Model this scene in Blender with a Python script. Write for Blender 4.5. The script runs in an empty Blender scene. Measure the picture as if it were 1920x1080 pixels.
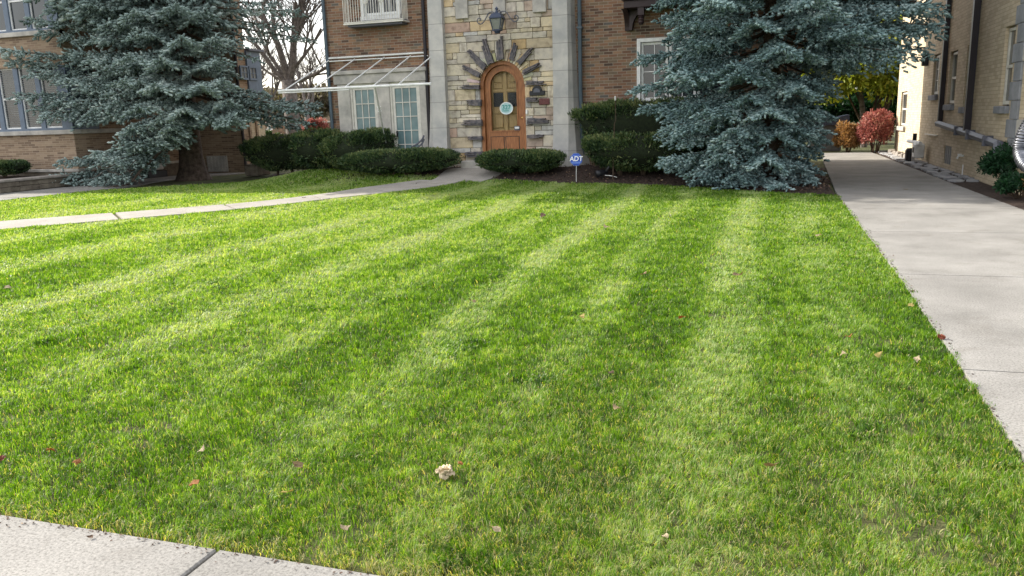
import bpy, bmesh, math, random
import numpy as np
from mathutils import Vector, Matrix
random.seed(7)
RG = np.random.default_rng(7)
S = bpy.context.scene
COL = S.collection
# ------------------------------------------------------------------ camera
F = 1500.0; H = 1.4
TH = math.atan(316 / 1500.0); ROLL = math.radians(1.8); AZ = math.radians(18.2)
fwd = np.array([-math.sin(AZ) * math.cos(TH), math.cos(AZ) * math.cos(TH), -math.sin(TH)])
r0 = np.array([math.cos(AZ), math.sin(AZ), 0.0]); u0 = np.cross(r0, fwd)
c_, s_ = math.cos(ROLL), math.sin(ROLL)
cr = r0 * c_ - u0 * s_; cu = u0 * c_ + r0 * s_
cam_d = bpy.data.cameras.new('camera'); cam = bpy.data.objects.new('camera', cam_d); COL.objects.link(cam)
cam_d.sensor_width = 36; cam_d.lens = 36 * F / 1920; cam_d.clip_end = 3000; cam_d.clip_start = 0.05
M4 = Matrix(((cr[0], cu[0], -fwd[0], 0), (cr[1], cu[1], -fwd[1], 0), (cr[2], cu[2], -fwd[2], H), (0, 0, 0, 1)))
cam.matrix_world = M4
S.camera = cam
# ------------------------------------------------------------------ sky, sun, exposure
SUN_EL = math.radians(31); SUN_ROT = math.radians(-80)
W = bpy.data.worlds.new('World'); S.world = W; W.use_nodes = True
nt = W.node_tree; bg = nt.nodes['Background']
sky = nt.nodes.new('ShaderNodeTexSky'); sky.sky_type = 'NISHITA'; sky.sun_disc = False
sky.sun_elevation = SUN_EL; sky.sun_rotation = SUN_ROT; sky.air_density = 1.0; sky.dust_density = 2.0
mixw = nt.nodes.new('ShaderNodeMix'); mixw.data_type = 'RGBA'; mixw.inputs[0].default_value = 0.5
nt.links.new(sky.outputs[0], mixw.inputs[6]); mixw.inputs[7].default_value = (9.3, 8.9, 8.5, 1)
nt.links.new(mixw.outputs[2], bg.inputs[0]); bg.inputs[1].default_value = 0.15
sl = bpy.data.lights.new('sun', 'SUN'); sl.energy = 4.7; sl.angle = math.radians(0.5); sl.color = (1, .93, .82)
so = bpy.data.objects.new('sun', sl); COL.objects.link(so)
sd = Vector((math.sin(SUN_ROT) * math.cos(SUN_EL), math.cos(SUN_ROT) * math.cos(SUN_EL), math.sin(SUN_EL)))
so.rotation_euler = sd.to_track_quat('Z', 'Y').to_euler(); so.location = (-30, 5, 30)
S.view_settings.view_transform = 'Standard'; S.view_settings.look = 'None'
S.view_settings.exposure = 0.92; S.view_settings.gamma = 1
S.cycles.max_bounces = 6; S.cycles.diffuse_bounces = 3; S.cycles.glossy_bounces = 3
S.cycles.transmission_bounces = 4; S.cycles.transparent_max_bounces = 6
S.cycles.use_denoising = True
# ------------------------------------------------------------------ pixel rays of the survey (1920x1080 picture)
def ray(px, py): return fwd + cr * ((px - 960) / F) - cu * ((py - 540) / F)
def PY(px, py, y):
    d = ray(px, py); t = y / d[1]; return Vector((t * d[0], y, H + t * d[2]))
def PX(px, py, x):
    d = ray(px, py); t = x / d[0]; return Vector((x, t * d[1], H + t * d[2]))
def sstep(a): a = np.clip(a, 0, 1); return a * a * (3 - 2 * a)
def gz(x, y):
    x = np.asarray(x, float); y = np.asarray(y, float)
    return 0.27 * sstep((y - 16.6) / 2.3) * (1 - sstep((x + 1.6) / 1.8)) * sstep((x + 13.5) / 2.0)
def PG(px, py):
    d = ray(px, py); z = 0.0
    for _ in range(12):
        t = (z - H) / d[2]; z = float(gz(t * d[0], t * d[1])) * 0.6 + z * 0.4
    return Vector((t * d[0], t * d[1], H + t * d[2]))
# ------------------------------------------------------------------ materials
def new_mat(name):
    m = bpy.data.materials.new(name); m.use_nodes = True
    return m, m.node_tree.nodes, m.node_tree.links, m.node_tree.nodes['Principled BSDF']
def ramp(ns, stops, interp='LINEAR'):
    r = ns.new('ShaderNodeValToRGB'); r.color_ramp.interpolation = interp
    el = r.color_ramp.elements
    while len(el) < len(stops): el.new(0.5)
    for e, (p, c) in zip(el, stops): e.position = p; e.color = (*c, 1)
    return r
def noise_mat(name, c1, c2, scale=8, rough=.8, bump=.2, detail=6, c3=None, spec=.3, bscale=None, metal=0, bdist=.01, p=(.35, .65)):
    m, ns, ls, b = new_mat(name)
    g = ns.new('ShaderNodeNewGeometry')
    n = ns.new('ShaderNodeTexNoise'); n.inputs['Scale'].default_value = scale; n.inputs['Detail'].default_value = detail
    n.inputs['Roughness'].default_value = .65
    ls.new(g.outputs['Position'], n.inputs['Vector'])
    st = [(p[0], c1), (p[1], c2)] if c3 is None else [(p[0], c1), (.5, c3), (p[1], c2)]
    r = ramp(ns, st); ls.new(n.outputs[0], r.inputs[0]); ls.new(r.outputs[0], b.inputs['Base Color'])
    b.inputs['Roughness'].default_value = rough; b.inputs['Specular IOR Level'].default_value = spec; b.inputs['Metallic'].default_value = metal
    if bump:
        n2 = ns.new('ShaderNodeTexNoise'); n2.inputs['Scale'].default_value = bscale or scale * 5; n2.inputs['Detail'].default_value = 5
        ls.new(g.outputs['Position'], n2.inputs['Vector'])
        bp = ns.new('ShaderNodeBump'); bp.inputs['Strength'].default_value = bump; bp.inputs['Distance'].default_value = bdist
        ls.new(n2.outputs[0], bp.inputs['Height']); ls.new(bp.outputs[0], b.inputs['Normal'])
    return m
def brick_mat(name, stops, mortar, bw=.215, bh=.0655, ms=.006, rough=.85, vary=.5):
    m, ns, ls, b = new_mat(name)
    g = ns.new('ShaderNodeNewGeometry')
    sp = ns.new('ShaderNodeSeparateXYZ'); ls.new(g.outputs['Position'], sp.inputs[0])
    sn = ns.new('ShaderNodeSeparateXYZ'); ls.new(g.outputs['True Normal'], sn.inputs[0])
    ab = ns.new('ShaderNodeMath'); ab.operation = 'ABSOLUTE'; ls.new(sn.outputs[0], ab.inputs[0])
    gt = ns.new('ShaderNodeMath'); gt.operation = 'GREATER_THAN'; gt.inputs[1].default_value = .6; ls.new(ab.outputs[0], gt.inputs[0])
    mx = ns.new('ShaderNodeMix'); mx.data_type = 'FLOAT'
    ls.new(gt.outputs[0], mx.inputs[0]); ls.new(sp.outputs[0], mx.inputs[2]); ls.new(sp.outputs[1], mx.inputs[3])
    cb = ns.new('ShaderNodeCombineXYZ'); ls.new(mx.outputs[0], cb.inputs[0]); ls.new(sp.outputs[2], cb.inputs[1])
    br = ns.new('ShaderNodeTexBrick'); ls.new(cb.outputs[0], br.inputs['Vector'])
    br.inputs['Scale'].default_value = 1; br.inputs['Brick Width'].default_value = bw; br.inputs['Row Height'].default_value = bh
    br.inputs['Mortar Size'].default_value = ms; br.inputs['Mortar Smooth'].default_value = .15; br.inputs['Bias'].default_value = 0
    br.inputs['Color1'].default_value = (0, 0, 0, 1); br.inputs['Color2'].default_value = (1, 1, 1, 1); br.inputs['Mortar'].default_value = (.5, .5, .5, 1)
    r = ramp(ns, stops); ls.new(br.outputs['Color'], r.inputs[0])
    n = ns.new('ShaderNodeTexNoise'); n.inputs['Scale'].default_value = 1.3; n.inputs['Detail'].default_value = 8; n.inputs['Roughness'].default_value = .7
    ls.new(g.outputs['Position'], n.inputs['Vector'])
    r2 = ramp(ns, [(.3, (1 - vary * .55,) * 3), (.7, (1 + vary * .1,) * 3)]); ls.new(n.outputs[0], r2.inputs[0])
    mm = ns.new('ShaderNodeMix'); mm.data_type = 'RGBA'; ls.new(br.outputs['Fac'], mm.inputs[0]); ls.new(r.outputs[0], mm.inputs[6])
    mm.inputs[7].default_value = (*mortar, 1)
    mu = ns.new('ShaderNodeMix'); mu.data_type = 'RGBA'; mu.blend_type = 'MULTIPLY'; mu.inputs[0].default_value = 1
    ls.new(mm.outputs[2], mu.inputs[6]); ls.new(r2.outputs[0], mu.inputs[7]); ls.new(mu.outputs[2], b.inputs['Base Color'])
    b.inputs['Roughness'].default_value = rough; b.inputs['Specular IOR Level'].default_value = .25
    n2 = ns.new('ShaderNodeTexNoise'); n2.inputs['Scale'].default_value = 60; ls.new(g.outputs['Position'], n2.inputs['Vector'])
    ma = ns.new('ShaderNodeMath'); ma.operation = 'MULTIPLY_ADD'; ma.inputs[1].default_value = -1.5; ls.new(br.outputs['Fac'], ma.inputs[0]); ls.new(n2.outputs[0], ma.inputs[2])
    bp = ns.new('ShaderNodeBump'); bp.inputs['Strength'].default_value = .6; bp.inputs['Distance'].default_value = .006
    ls.new(ma.outputs[0], bp.inputs['Height']); ls.new(bp.outputs[0], b.inputs['Normal'])
    return m
def tint_mat(name, stops, trans=.35, rough=.6, spec=.3, tcol=(1.3, 1.3, .6), patch=0, patch_scale=.6):
    """foliage: colour from the per-leaf attribute 'tint', part of the light passes through"""
    m, ns, ls, b = new_mat(name)
    a = ns.new('ShaderNodeAttribute'); a.attribute_name = 'tint'
    src = a.outputs['Fac']
    if patch:
        g = ns.new('ShaderNodeNewGeometry')
        n = ns.new('ShaderNodeTexNoise'); n.inputs['Scale'].default_value = patch_scale; n.inputs['Detail'].default_value = 4
        ls.new(g.outputs['Position'], n.inputs['Vector'])
        ma = ns.new('ShaderNodeMath'); ma.operation = 'MULTIPLY_ADD'; ma.inputs[1].default_value = patch; ma.inputs[2].default_value = -patch * .5
        ls.new(n.outputs[0], ma.inputs[0])
        ad = ns.new('ShaderNodeMath'); ad.operation = 'ADD'; ls.new(src, ad.inputs[0]); ls.new(ma.outputs[0], ad.inputs[1]); src = ad.outputs[0]
    r = ramp(ns, stops); ls.new(src, r.inputs[0]); ls.new(r.outputs[0], b.inputs['Base Color'])
    b.inputs['Roughness'].default_value = rough; b.inputs['Specular IOR Level'].default_value = spec
    tr = ns.new('ShaderNodeBsdfTranslucent')
    mu = ns.new('ShaderNodeMix'); mu.data_type = 'RGBA'; mu.blend_type = 'MULTIPLY'; mu.inputs[0].default_value = 1
    ls.new(r.outputs[0], mu.inputs[6]); mu.inputs[7].default_value = (*tcol, 1); ls.new(mu.outputs[2], tr.inputs[0])
    ms = ns.new('ShaderNodeMixShader'); ms.inputs[0].default_value = trans
    ls.new(b.outputs[0], ms.inputs[1]); ls.new(tr.outputs[0], ms.inputs[2])
    ls.new(ms.outputs[0], ns['Material Output'].inputs[0])
    return m
def plain(name, c, rough=.5, metal=0, spec=.4, var=.12):
    d = tuple(max(0, x * (1 - var)) for x in c); e = tuple(min(1, x * (1 + var)) for x in c)
    return noise_mat(name, d, e, 6, rough, .08, 5, spec=spec, metal=metal, bscale=40, bdist=.003)
MT = {}
MT['brick'] = brick_mat('red_brown_brick', [(0, (.095, .065, .05)), (.25, (.215, .115, .075)), (.5, (.28, .155, .095)), (.72, (.185, .145, .10)), (.88, (.34, .20, .12)), (1, (.12, .115, .105))], (.33, .28, .22))
MT['brick_cream'] = brick_mat('cream_brick', [(0, (.50, .41, .285)), (.5, (.59, .495, .355)), (1, (.64, .55, .40))], (.42, .345, .245), ms=.005, vary=.25)
MT['brick_tan'] = brick_mat('tan_brick', [(0, (.18, .125, .09)), (.4, (.30, .215, .145)), (.7, (.38, .285, .20)), (1, (.24, .165, .115))], (.40, .32, .23), bw=.25, bh=.06, vary=.35)
MT['lime'] = noise_mat('limestone', (.30, .29, .27), (.56, .53, .48), 2.2, .85, .25, 10, bscale=25)
MT['lime_grey'] = noise_mat('weathered_limestone', (.36, .36, .355), (.56, .54, .50), 1.7, .85, .2, 10, bscale=25)
def joint_lines(m, pitch):
    ns, ls = m.node_tree.nodes, m.node_tree.links; b = ns['Principled BSDF']
    src = b.inputs['Base Color'].links[0].from_socket
    g = ns.new('ShaderNodeNewGeometry'); sp = ns.new('ShaderNodeSeparateXYZ'); ls.new(g.outputs['Position'], sp.inputs[0])
    md = ns.new('ShaderNodeMath'); md.operation = 'WRAP'; md.inputs[1].default_value = pitch; md.inputs[2].default_value = 0; ls.new(sp.outputs[2], md.inputs[0])
    lt = ns.new('ShaderNodeMath'); lt.operation = 'LESS_THAN'; lt.inputs[1].default_value = .014; ls.new(md.outputs[0], lt.inputs[0])
    mx = ns.new('ShaderNodeMix'); mx.data_type = 'RGBA'; ls.new(lt.outputs[0], mx.inputs[0]); ls.new(src, mx.inputs[6]); mx.inputs[7].default_value = (.27, .26, .25, 1)
    ls.new(mx.outputs[2], b.inputs['Base Color'])
joint_lines(MT['lime_grey'], .62)
def attr_col_mat(name, rough=.85, bump=.5, scale=22):
    m, ns, ls, b = new_mat(name)
    a = ns.new('ShaderNodeAttribute'); a.attribute_name = 'stone_colour'
    g = ns.new('ShaderNodeNewGeometry'); n = ns.new('ShaderNodeTexNoise'); n.inputs['Scale'].default_value = scale * .35; n.inputs['Detail'].default_value = 8
    ls.new(g.outputs['Position'], n.inputs['Vector'])
    r = ramp(ns, [(.28, (.55, .50, .47)), (.5, (.95, .93, .9)), (.75, (1.15, 1.1, 1.0))]); ls.new(n.outputs[0], r.inputs[0])
    mu = ns.new('ShaderNodeMix'); mu.data_type = 'RGBA'; mu.blend_type = 'MULTIPLY'; mu.inputs[0].default_value = .9
    ls.new(a.outputs['Color'], mu.inputs[6]); ls.new(r.outputs[0], mu.inputs[7]); ls.new(mu.outputs[2], b.inputs['Base Color'])
    n2 = ns.new('ShaderNodeTexNoise'); n2.inputs['Scale'].default_value = scale; n2.inputs['Detail'].default_value = 6; ls.new(g.outputs['Position'], n2.inputs['Vector'])
    bp = ns.new('ShaderNodeBump'); bp.inputs['Strength'].default_value = bump; bp.inputs['Distance'].default_value = .02
    ls.new(n2.outputs[0], bp.inputs['Height']); ls.new(bp.outputs[0], b.inputs['Normal'])
    b.inputs['Roughness'].default_value = rough; b.inputs['Specular IOR Level'].default_value = .25
    return m
MT['stone'] = attr_col_mat('ashlar_stone')
MT['mortar'] = noise_mat('mortar', (.28, .25, .2), (.4, .36, .3), 12)
MT['grey_quoin'] = noise_mat('grey_quoin_stone', (.17, .18, .20), (.28, .29, .31), 3, .85, .2, 8)
MT['slate'] = noise_mat('dark_slate', (.06, .065, .08), (.20, .175, .175), 14, .8, .6, 8, bscale=50, bdist=.02)
MT['white'] = plain('cream_white_paint', (.62, .60, .54), .5)
MT['white2'] = plain('white_paint', (.75, .76, .75), .45)
MT['slateblue'] = plain('slate_blue_paint', (.12, .16, .22), .5)
MT['brownpaint'] = plain('dark_brown_paint', (.035, .02, .022), .5)
MT['darkmetal'] = plain('dark_downspout', (.02, .016, .022), .45)
MT['bluegrey'] = plain('blue_grey_downspout', (.07, .10, .125), .5)
MT['greymetal'] = plain('grey_metal', (.10, .105, .13), .5)
MT['black'] = plain('black_metal', (.015, .016, .02), .45)
MT['lampblue'] = plain('weathered_lantern_metal', (.035, .05, .09), .5)
MT['silver'] = noise_mat('aluminium_foil', (.10, .105, .125), (.30, .31, .34), 9, .42, .25, 4, metal=1, bscale=12)
MT['brass'] = noise_mat('brass', (.7, .45, .15), (.8, .55, .2), 10, .3, 0, metal=1)
def wood_mat(name, c1, c2, rough=.45):
    m, ns, ls, b = new_mat(name)
    g = ns.new('ShaderNodeNewGeometry'); mp = ns.new('ShaderNodeMapping'); mp.inputs['Scale'].default_value = (14, 14, 1.5)
    ls.new(g.outputs['Position'], mp.inputs[0]); n = ns.new('ShaderNodeTexNoise'); n.inputs['Scale'].default_value = 4; n.inputs['Detail'].default_value = 8
    ls.new(mp.outputs[0], n.inputs['Vector']); r = ramp(ns, [(.3, c1), (.7, c2)]); ls.new(n.outputs[0], r.inputs[0]); ls.new(r.outputs[0], b.inputs['Base Color'])
    b.inputs['Roughness'].default_value = rough; b.inputs['Specular IOR Level'].default_value = .4
    return m
MT['wood'] = wood_mat('varnished_door_wood', (.19, .07, .026), (.42, .18, .068))
MT['woodin'] = wood_mat('pale_inner_door_wood', (.36, .22, .09), (.52, .35, .16))
MT['winglass'] = noise_mat('window_glass', (.012, .015, .02), (.03, .037, .045), 1.2, .06, 0, 2, spec=.8)
MT['curtain'] = noise_mat('teal_curtained_glass', (.10, .17, .18), (.17, .26, .27), 1.5, .12, 0, 3, spec=.6)
MT['blind'] = noise_mat('window_blind', (.12, .13, .13), (.22, .23, .23), 3, .5, 0)
MT['bark'] = noise_mat('spruce_bark', (.04, .028, .022), (.12, .09, .07), 9, .95, .9, 8, bscale=22, bdist=.04)
MT['bark_grey'] = noise_mat('grey_bark', (.07, .06, .055), (.18, .155, .14), 9, .95, .7, 8, bscale=22, bdist=.03)
MT['twig'] = noise_mat('twig_bark', (.05, .035, .025), (.11, .08, .055), 9, .95, 0)
MT['roof'] = noise_mat('roof_shingle', (.06, .055, .05), (.12, .11, .1), 6, .9, .4)
MT['rock'] = noise_mat('flagstone', (.16, .17, .19), (.42, .42, .42), 2.6, .9, .5, 10, bscale=18)
MT['granite'] = noise_mat('planter_stone', (.09, .075, .06), (.22, .19, .15), 4, .9, .6, 8, bscale=14, bdist=.03)
MT['capstone'] = noise_mat('cap_stone', (.22, .2, .18), (.34, .31, .28), 5, .9, .3)
def concrete_mat(name, lo, hi, speck=1.0):
    m, ns, ls, b = new_mat(name)
    g = ns.new('ShaderNodeNewGeometry')
    n = ns.new('ShaderNodeTexNoise'); n.inputs['Scale'].default_value = 1.1; n.inputs['Detail'].default_value = 10; n.inputs['Roughness'].default_value = .65; ls.new(g.outputs['Position'], n.inputs['Vector'])
    r = ramp(ns, [(.3, lo), (.7, hi)]); ls.new(n.outputs[0], r.inputs[0])
    f = ns.new('ShaderNodeTexNoise'); f.inputs['Scale'].default_value = 85; f.inputs['Detail'].default_value = 4; f.inputs['Roughness'].default_value = .8; ls.new(g.outputs['Position'], f.inputs['Vector'])
    fr = ramp(ns, [(.36, (.55, .54, .52)), (.48, (.95, .95, .95)), (.62, (1.22, 1.21, 1.19))]); ls.new(f.outputs[0], fr.inputs[0])
    st = ns.new('ShaderNodeTexNoise'); st.inputs['Scale'].default_value = 2.6; st.inputs['Roughness'].default_value = .7; st.inputs['Detail'].default_value = 6; ls.new(g.outputs['Position'], st.inputs['Vector'])
    sr = ramp(ns, [(.30, (.70, .68, .65)), (.46, (1, 1, 1))]); ls.new(st.outputs[0], sr.inputs[0])
    m1 = ns.new('ShaderNodeMix'); m1.data_type = 'RGBA'; m1.blend_type = 'MULTIPLY'; m1.inputs[0].default_value = speck; ls.new(r.outputs[0], m1.inputs[6]); ls.new(fr.outputs[0], m1.inputs[7])
    m2 = ns.new('ShaderNodeMix'); m2.data_type = 'RGBA'; m2.blend_type = 'MULTIPLY'; m2.inputs[0].default_value = .7; ls.new(m1.outputs[2], m2.inputs[6]); ls.new(sr.outputs[0], m2.inputs[7])
    ls.new(m2.outputs[2], b.inputs['Base Color']); b.inputs['Roughness'].default_value = .9; b.inputs['Specular IOR Level'].default_value = .25
    bp = ns.new('ShaderNodeBump'); bp.inputs['Strength'].default_value = .55; bp.inputs['Distance'].default_value = .004
    ls.new(f.outputs[0], bp.inputs['Height']); ls.new(bp.outputs[0], b.inputs['Normal'])
    return m
MT['concrete'] = concrete_mat('concrete', (.18, .176, .166), (.30, .293, .278))
MT['concrete_walk'] = concrete_mat('walk_concrete', (.27, .255, .235), (.37, .35, .315), .8)
MT['soil'] = noise_mat('lawn_soil', (.045, .042, .02), (.11, .105, .045), 3, .95, .8, 10, c3=(.065, .075, .025), bscale=60, bdist=.02)
MT['joint'] = noise_mat('joint_dirt', (.03, .025, .02), (.06, .05, .04), 20, .95)
MT['mulch'] = noise_mat('bark_mulch', (.02, .014, .011), (.075, .05, .04), 22, .95, 1, 8, bscale=40, bdist=.03)
GR = [(0, (.018, .040, .006)), (.22, (.038, .100, .010)), (.45, (.088, .192, .014)), (.66, (.165, .290, .024)), (.82, (.33, .45, .20)), (.93, (.46, .42, .20)), (1, (.52, .45, .28))]
MT['grass'] = tint_mat('grass_blade', GR, .5, .45, .35, (1.45, 1.45, .25))
MT['needle'] = tint_mat('blue_spruce_needles', [(0, (.03, .06, .06)), (.35, (.12, .20, .205)), (.7, (.26, .38, .385)), (1, (.46, .58, .58))], .12, .6, .3, (1, 1, .8))
MT['needle2'] = tint_mat('pale_spruce_needles', [(0, (.045, .065, .055)), (.35, (.18, .25, .235)), (.7, (.35, .45, .43)), (1, (.55, .64, .60))], .15, .6, .3, (1, 1, .8))
MT['yew'] = tint_mat('yew_leaves', [(0, (.012, .03, .014)), (.35, (.045, .088, .032)), (.7, (.105, .16, .055)), (1, (.23, .25, .10))], .15, .5, .4)
MT['yew_core'] = noise_mat('yew_core_shade', (.008, .012, .006), (.02, .03, .012), 20, .95)
MT['darkgreen'] = tint_mat('juniper_leaves', [(0, (.006, .022, .010)), (.5, (.012, .05, .02)), (1, (.03, .09, .035))], .2, .5, .3)
MT['redleaf'] = tint_mat('red_bush_leaves', [(0, (.16, .06, .045)), (.4, (.36, .12, .105)), (.75, (.50, .26, .21)), (1, (.46, .33, .18))], .35, .6, .3, (1.2, 1, 1))
MT['orangeleaf'] = tint_mat('brown_orange_leaves', [(0, (.14, .08, .03)), (.5, (.34, .19, .08)), (1, (.48, .34, .14))], .35, .6, .3, (1.2, 1.1, .8))
MT['yellowgreen'] = tint_mat('yellow_green_leaves', [(0, (.10, .15, .02)), (.5, (.30, .36, .05)), (1, (.55, .48, .08))], .4, .5, .3)
MT['mixedleaf'] = tint_mat('mixed_bed_leaves', [(0, (.05, .10, .02)), (.45, (.16, .20, .05)), (.6, (.30, .12, .06)), (1, (.50, .22, .12))], .3, .6, .3)
MT['greybrush'] = tint_mat('grey_brush', [(0, (.06, .05, .04)), (.5, (.13, .11, .08)), (1, (.2, .18, .1))], .2, .8, .2)
MT['leaf_tan'] = noise_mat('dry_tan_leaf', (.22, .16, .085), (.38, .29, .17), 40, .7, .2)
MT['leaf_pale'] = noise_mat('pale_dry_leaf', (.36, .29, .19), (.58, .49, .34), 40, .7, .2)
MT['leaf_orange'] = noise_mat('orange_leaf', (.28, .11, .03), (.42, .20, .07), 40, .7, .2)
MT['leaf_red'] = noise_mat('rust_red_leaf', (.14, .035, .02), (.24, .07, .035), 40, .6, .2)
MT['leaf_yellow'] = noise_mat('yellow_leaf', (.36, .28, .09), (.5, .42, .16), 40, .7, .2)
MT['leaf_brown'] = noise_mat('brown_leaf', (.09, .06, .04), (.2, .13, .09), 40, .8, .2)
MT['signblue'] = plain('sign_blue', (.02, .07, .42), .35)
MT['signlight'] = plain('sign_pale_blue', (.10, .19, .58), .35)
MT['lettering'] = plain('sign_lettering', (.85, .87, .9), .4, var=.02)
MT['plaque'] = plain('plaque_pale_blue', (.42, .60, .62), .4, var=.15)
MT['tealink'] = plain('plaque_teal', (.04, .30, .27), .4)
MT['green_pipe'] = plain('green_post', (.04, .22, .15), .5)
MT['tarp'] = noise_mat('dark_blue_cover', (.012, .018, .035), (.035, .045, .075), 4, .45, .4)
MT['greywood'] = wood_mat('grey_weathered_wood', (.08, .09, .11), (.17, .18, .2), .8)
MT['maroon'] = noise_mat('maroon_stone', (.10, .035, .04), (.18, .08, .07), 20, .8, .4)
# ------------------------------------------------------------------ builders
def empty(name, loc=(0, 0, 0)):
    o = bpy.data.objects.new(name, None); COL.objects.link(o); o.location = loc; o.empty_display_size = .2; return o
def tag(o, label=None, cat=None, group=None, kind=None):
    if label: o['label'] = label
    if cat: o['category'] = cat
    if group: o['group'] = group
    if kind: o['kind'] = kind
    return o
def link(name, me, mat, parent=None):
    o = bpy.data.objects.new(name, me)
    if mat is not None: me.materials.append(mat)
    COL.objects.link(o)
    if parent is not None:
        o.parent = parent
        L = parent.location.copy(); pp = parent.parent
        while pp is not None: L += pp.location; pp = pp.parent
        o.location = -L
        # geometry is modelled in world space: undo the parent's offset
    return o
class MB:
    def __init__(s): s.v = []; s.f = []; s.c = []; s.sm = False
    def add(s, vs, fs, col=None):
        b = len(s.v); s.v += [tuple(v) for v in vs]; s.f += [tuple(i + b for i in f) for f in fs]
        s.c += [col or (1, 1, 1)] * len(vs); return s
    def box(s, x0, x1, y0, y1, z0, z1, col=None, bev=0):
        if x0 > x1: x0, x1 = x1, x0
        if y0 > y1: y0, y1 = y1, y0
        if z0 > z1: z0, z1 = z1, z0
        b = min(bev, (x1 - x0) * .45, (y1 - y0) * .45, (z1 - z0) * .45)
        if b <= 0:
            vs = [(x, y, z) for z in (z0, z1) for y in (y0, y1) for x in (x0, x1)]
            return s.add(vs, [(0, 2, 3, 1), (4, 5, 7, 6), (0, 1, 5, 4), (2, 6, 7, 3), (0, 4, 6, 2), (1, 3, 7, 5)], col)
        bm = bmesh.new(); bmesh.ops.create_cube(bm, size=1)
        for v in bm.verts: v.co = ((x0 + x1) / 2 + v.co.x * (x1 - x0), (y0 + y1) / 2 + v.co.y * (y1 - y0), (z0 + z1) / 2 + v.co.z * (z1 - z0))
        bmesh.ops.bevel(bm, geom=bm.edges[:], offset=b, segments=1, affect='EDGES')
        bm.verts.index_update(); s.add([v.co[:] for v in bm.verts], [[v.index for v in f.verts] for f in bm.faces], col); bm.free(); return s
    def prism(s, pts, y0, y1, col=None, axis='y'):
        n = len(pts)
        if axis == 'y': vs = [(a, y0, b) for a, b in pts] + [(a, y1, b) for a, b in pts]
        elif axis == 'x': vs = [(y0, a, b) for a, b in pts] + [(y1, a, b) for a, b in pts]
        else: vs = [(a, b, y0) for a, b in pts] + [(a, b, y1) for a, b in pts]
        fs = [tuple(range(n)), tuple(range(2 * n - 1, n - 1, -1))] + [(i, i + n, (i + 1) % n + n, (i + 1) % n) for i in range(n)]
        return s.add(vs, fs, col)
    def tube(s, pts, rad, n=8, cap=True, col=None):
        pts = [Vector(p) for p in pts]; rr = rad if hasattr(rad, '__len__') else [rad] * len(pts)
        vs = []; fs = []; a = None
        for i, p in enumerate(pts):
            t = (pts[min(i + 1, len(pts) - 1)] - pts[max(i - 1, 0)]).normalized()
            if a is None: a = t.orthogonal().normalized()
            a = (a - t * a.dot(t)).normalized(); b = t.cross(a)
            for k in range(n):
                q = 2 * math.pi * k / n; vs.append(p + (a * math.cos(q) + b * math.sin(q)) * rr[i])
        for i in range(len(pts) - 1):
            for k in range(n): fs.append((i * n + k, i * n + (k + 1) % n, (i + 1) * n + (k + 1) % n, (i + 1) * n + k))
        if cap: fs += [tuple(range(n))[::-1], tuple(range((len(pts) - 1) * n, len(pts) * n))]
        return s.add(vs, fs, col)
    def lathe(s, cx, cy, prof, n=16, col=None):
        vs = []; fs = []
        for r, z in prof:
            for k in range(n): q = 2 * math.pi * k / n; vs.append((cx + r * math.cos(q), cy + r * math.sin(q), z))
        for i in range(len(prof) - 1):
            for k in range(n): fs.append((i * n + k, i * n + (k + 1) % n, (i + 1) * n + (k + 1) % n, (i + 1) * n + k))
        fs += [tuple(range(n))[::-1], tuple(range((len(prof) - 1) * n, len(prof) * n))]
        return s.add(vs, fs, col)
    def build(s, name, mat, parent=None, smooth=False, colours=False):
        me = bpy.data.meshes.new(name); me.from_pydata(s.v, [], s.f)
        if colours:
            at = me.attributes.new('stone_colour', 'FLOAT_COLOR', 'POINT')
            at.data.foreach_set('color', np.array([(*c, 1) for c in s.c], np.float32).ravel())
        bm = bmesh.new(); bm.from_mesh(me); bmesh.ops.recalc_face_normals(bm, faces=bm.faces); bm.to_mesh(me); bm.free()
        if smooth: me.polygons.foreach_set('use_smooth', [True] * len(me.polygons))
        return link(name, me, mat, parent)
def tri_mesh(name, V, T, tint, mat, parent=None, smooth=False):
    """big triangle soup from numpy arrays"""
    me = bpy.data.meshes.new(name); V = np.ascontiguousarray(V, np.float32); T = np.ascontiguousarray(T, np.int32)
    me.vertices.add(len(V)); me.vertices.foreach_set('co', V.ravel())
    me.loops.add(T.size); me.loops.foreach_set('vertex_index', T.ravel())
    me.polygons.add(len(T)); me.polygons.foreach_set('loop_start', np.arange(0, T.size, 3, dtype=np.int32))
    me.update(calc_edges=True)
    if tint is not None:
        at = me.attributes.new('tint', 'FLOAT', 'POINT'); at.data.foreach_set('value', np.ascontiguousarray(tint, np.float32))
    if smooth: me.polygons.foreach_set('use_smooth', np.ones(len(T), bool))
    return link(name, me, mat, parent)
def frames(D, spin=None):
    """orthonormal frames whose third axis is D"""
    D = D / (np.linalg.norm(D, axis=1, keepdims=True) + 1e-9)
    ref = np.where(np.abs(D[:, 2:3]) < .9, np.array([[0, 0, 1.]]), np.array([[1., 0, 0]]))
    A = np.cross(ref, D); A /= np.linalg.norm(A, axis=1, keepdims=True); B = np.cross(D, A)
    if spin is not None:
        c, s = np.cos(spin)[:, None], np.sin(spin)[:, None]; A, B = A * c + B * s, B * c - A * s
    return A, B, D
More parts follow.
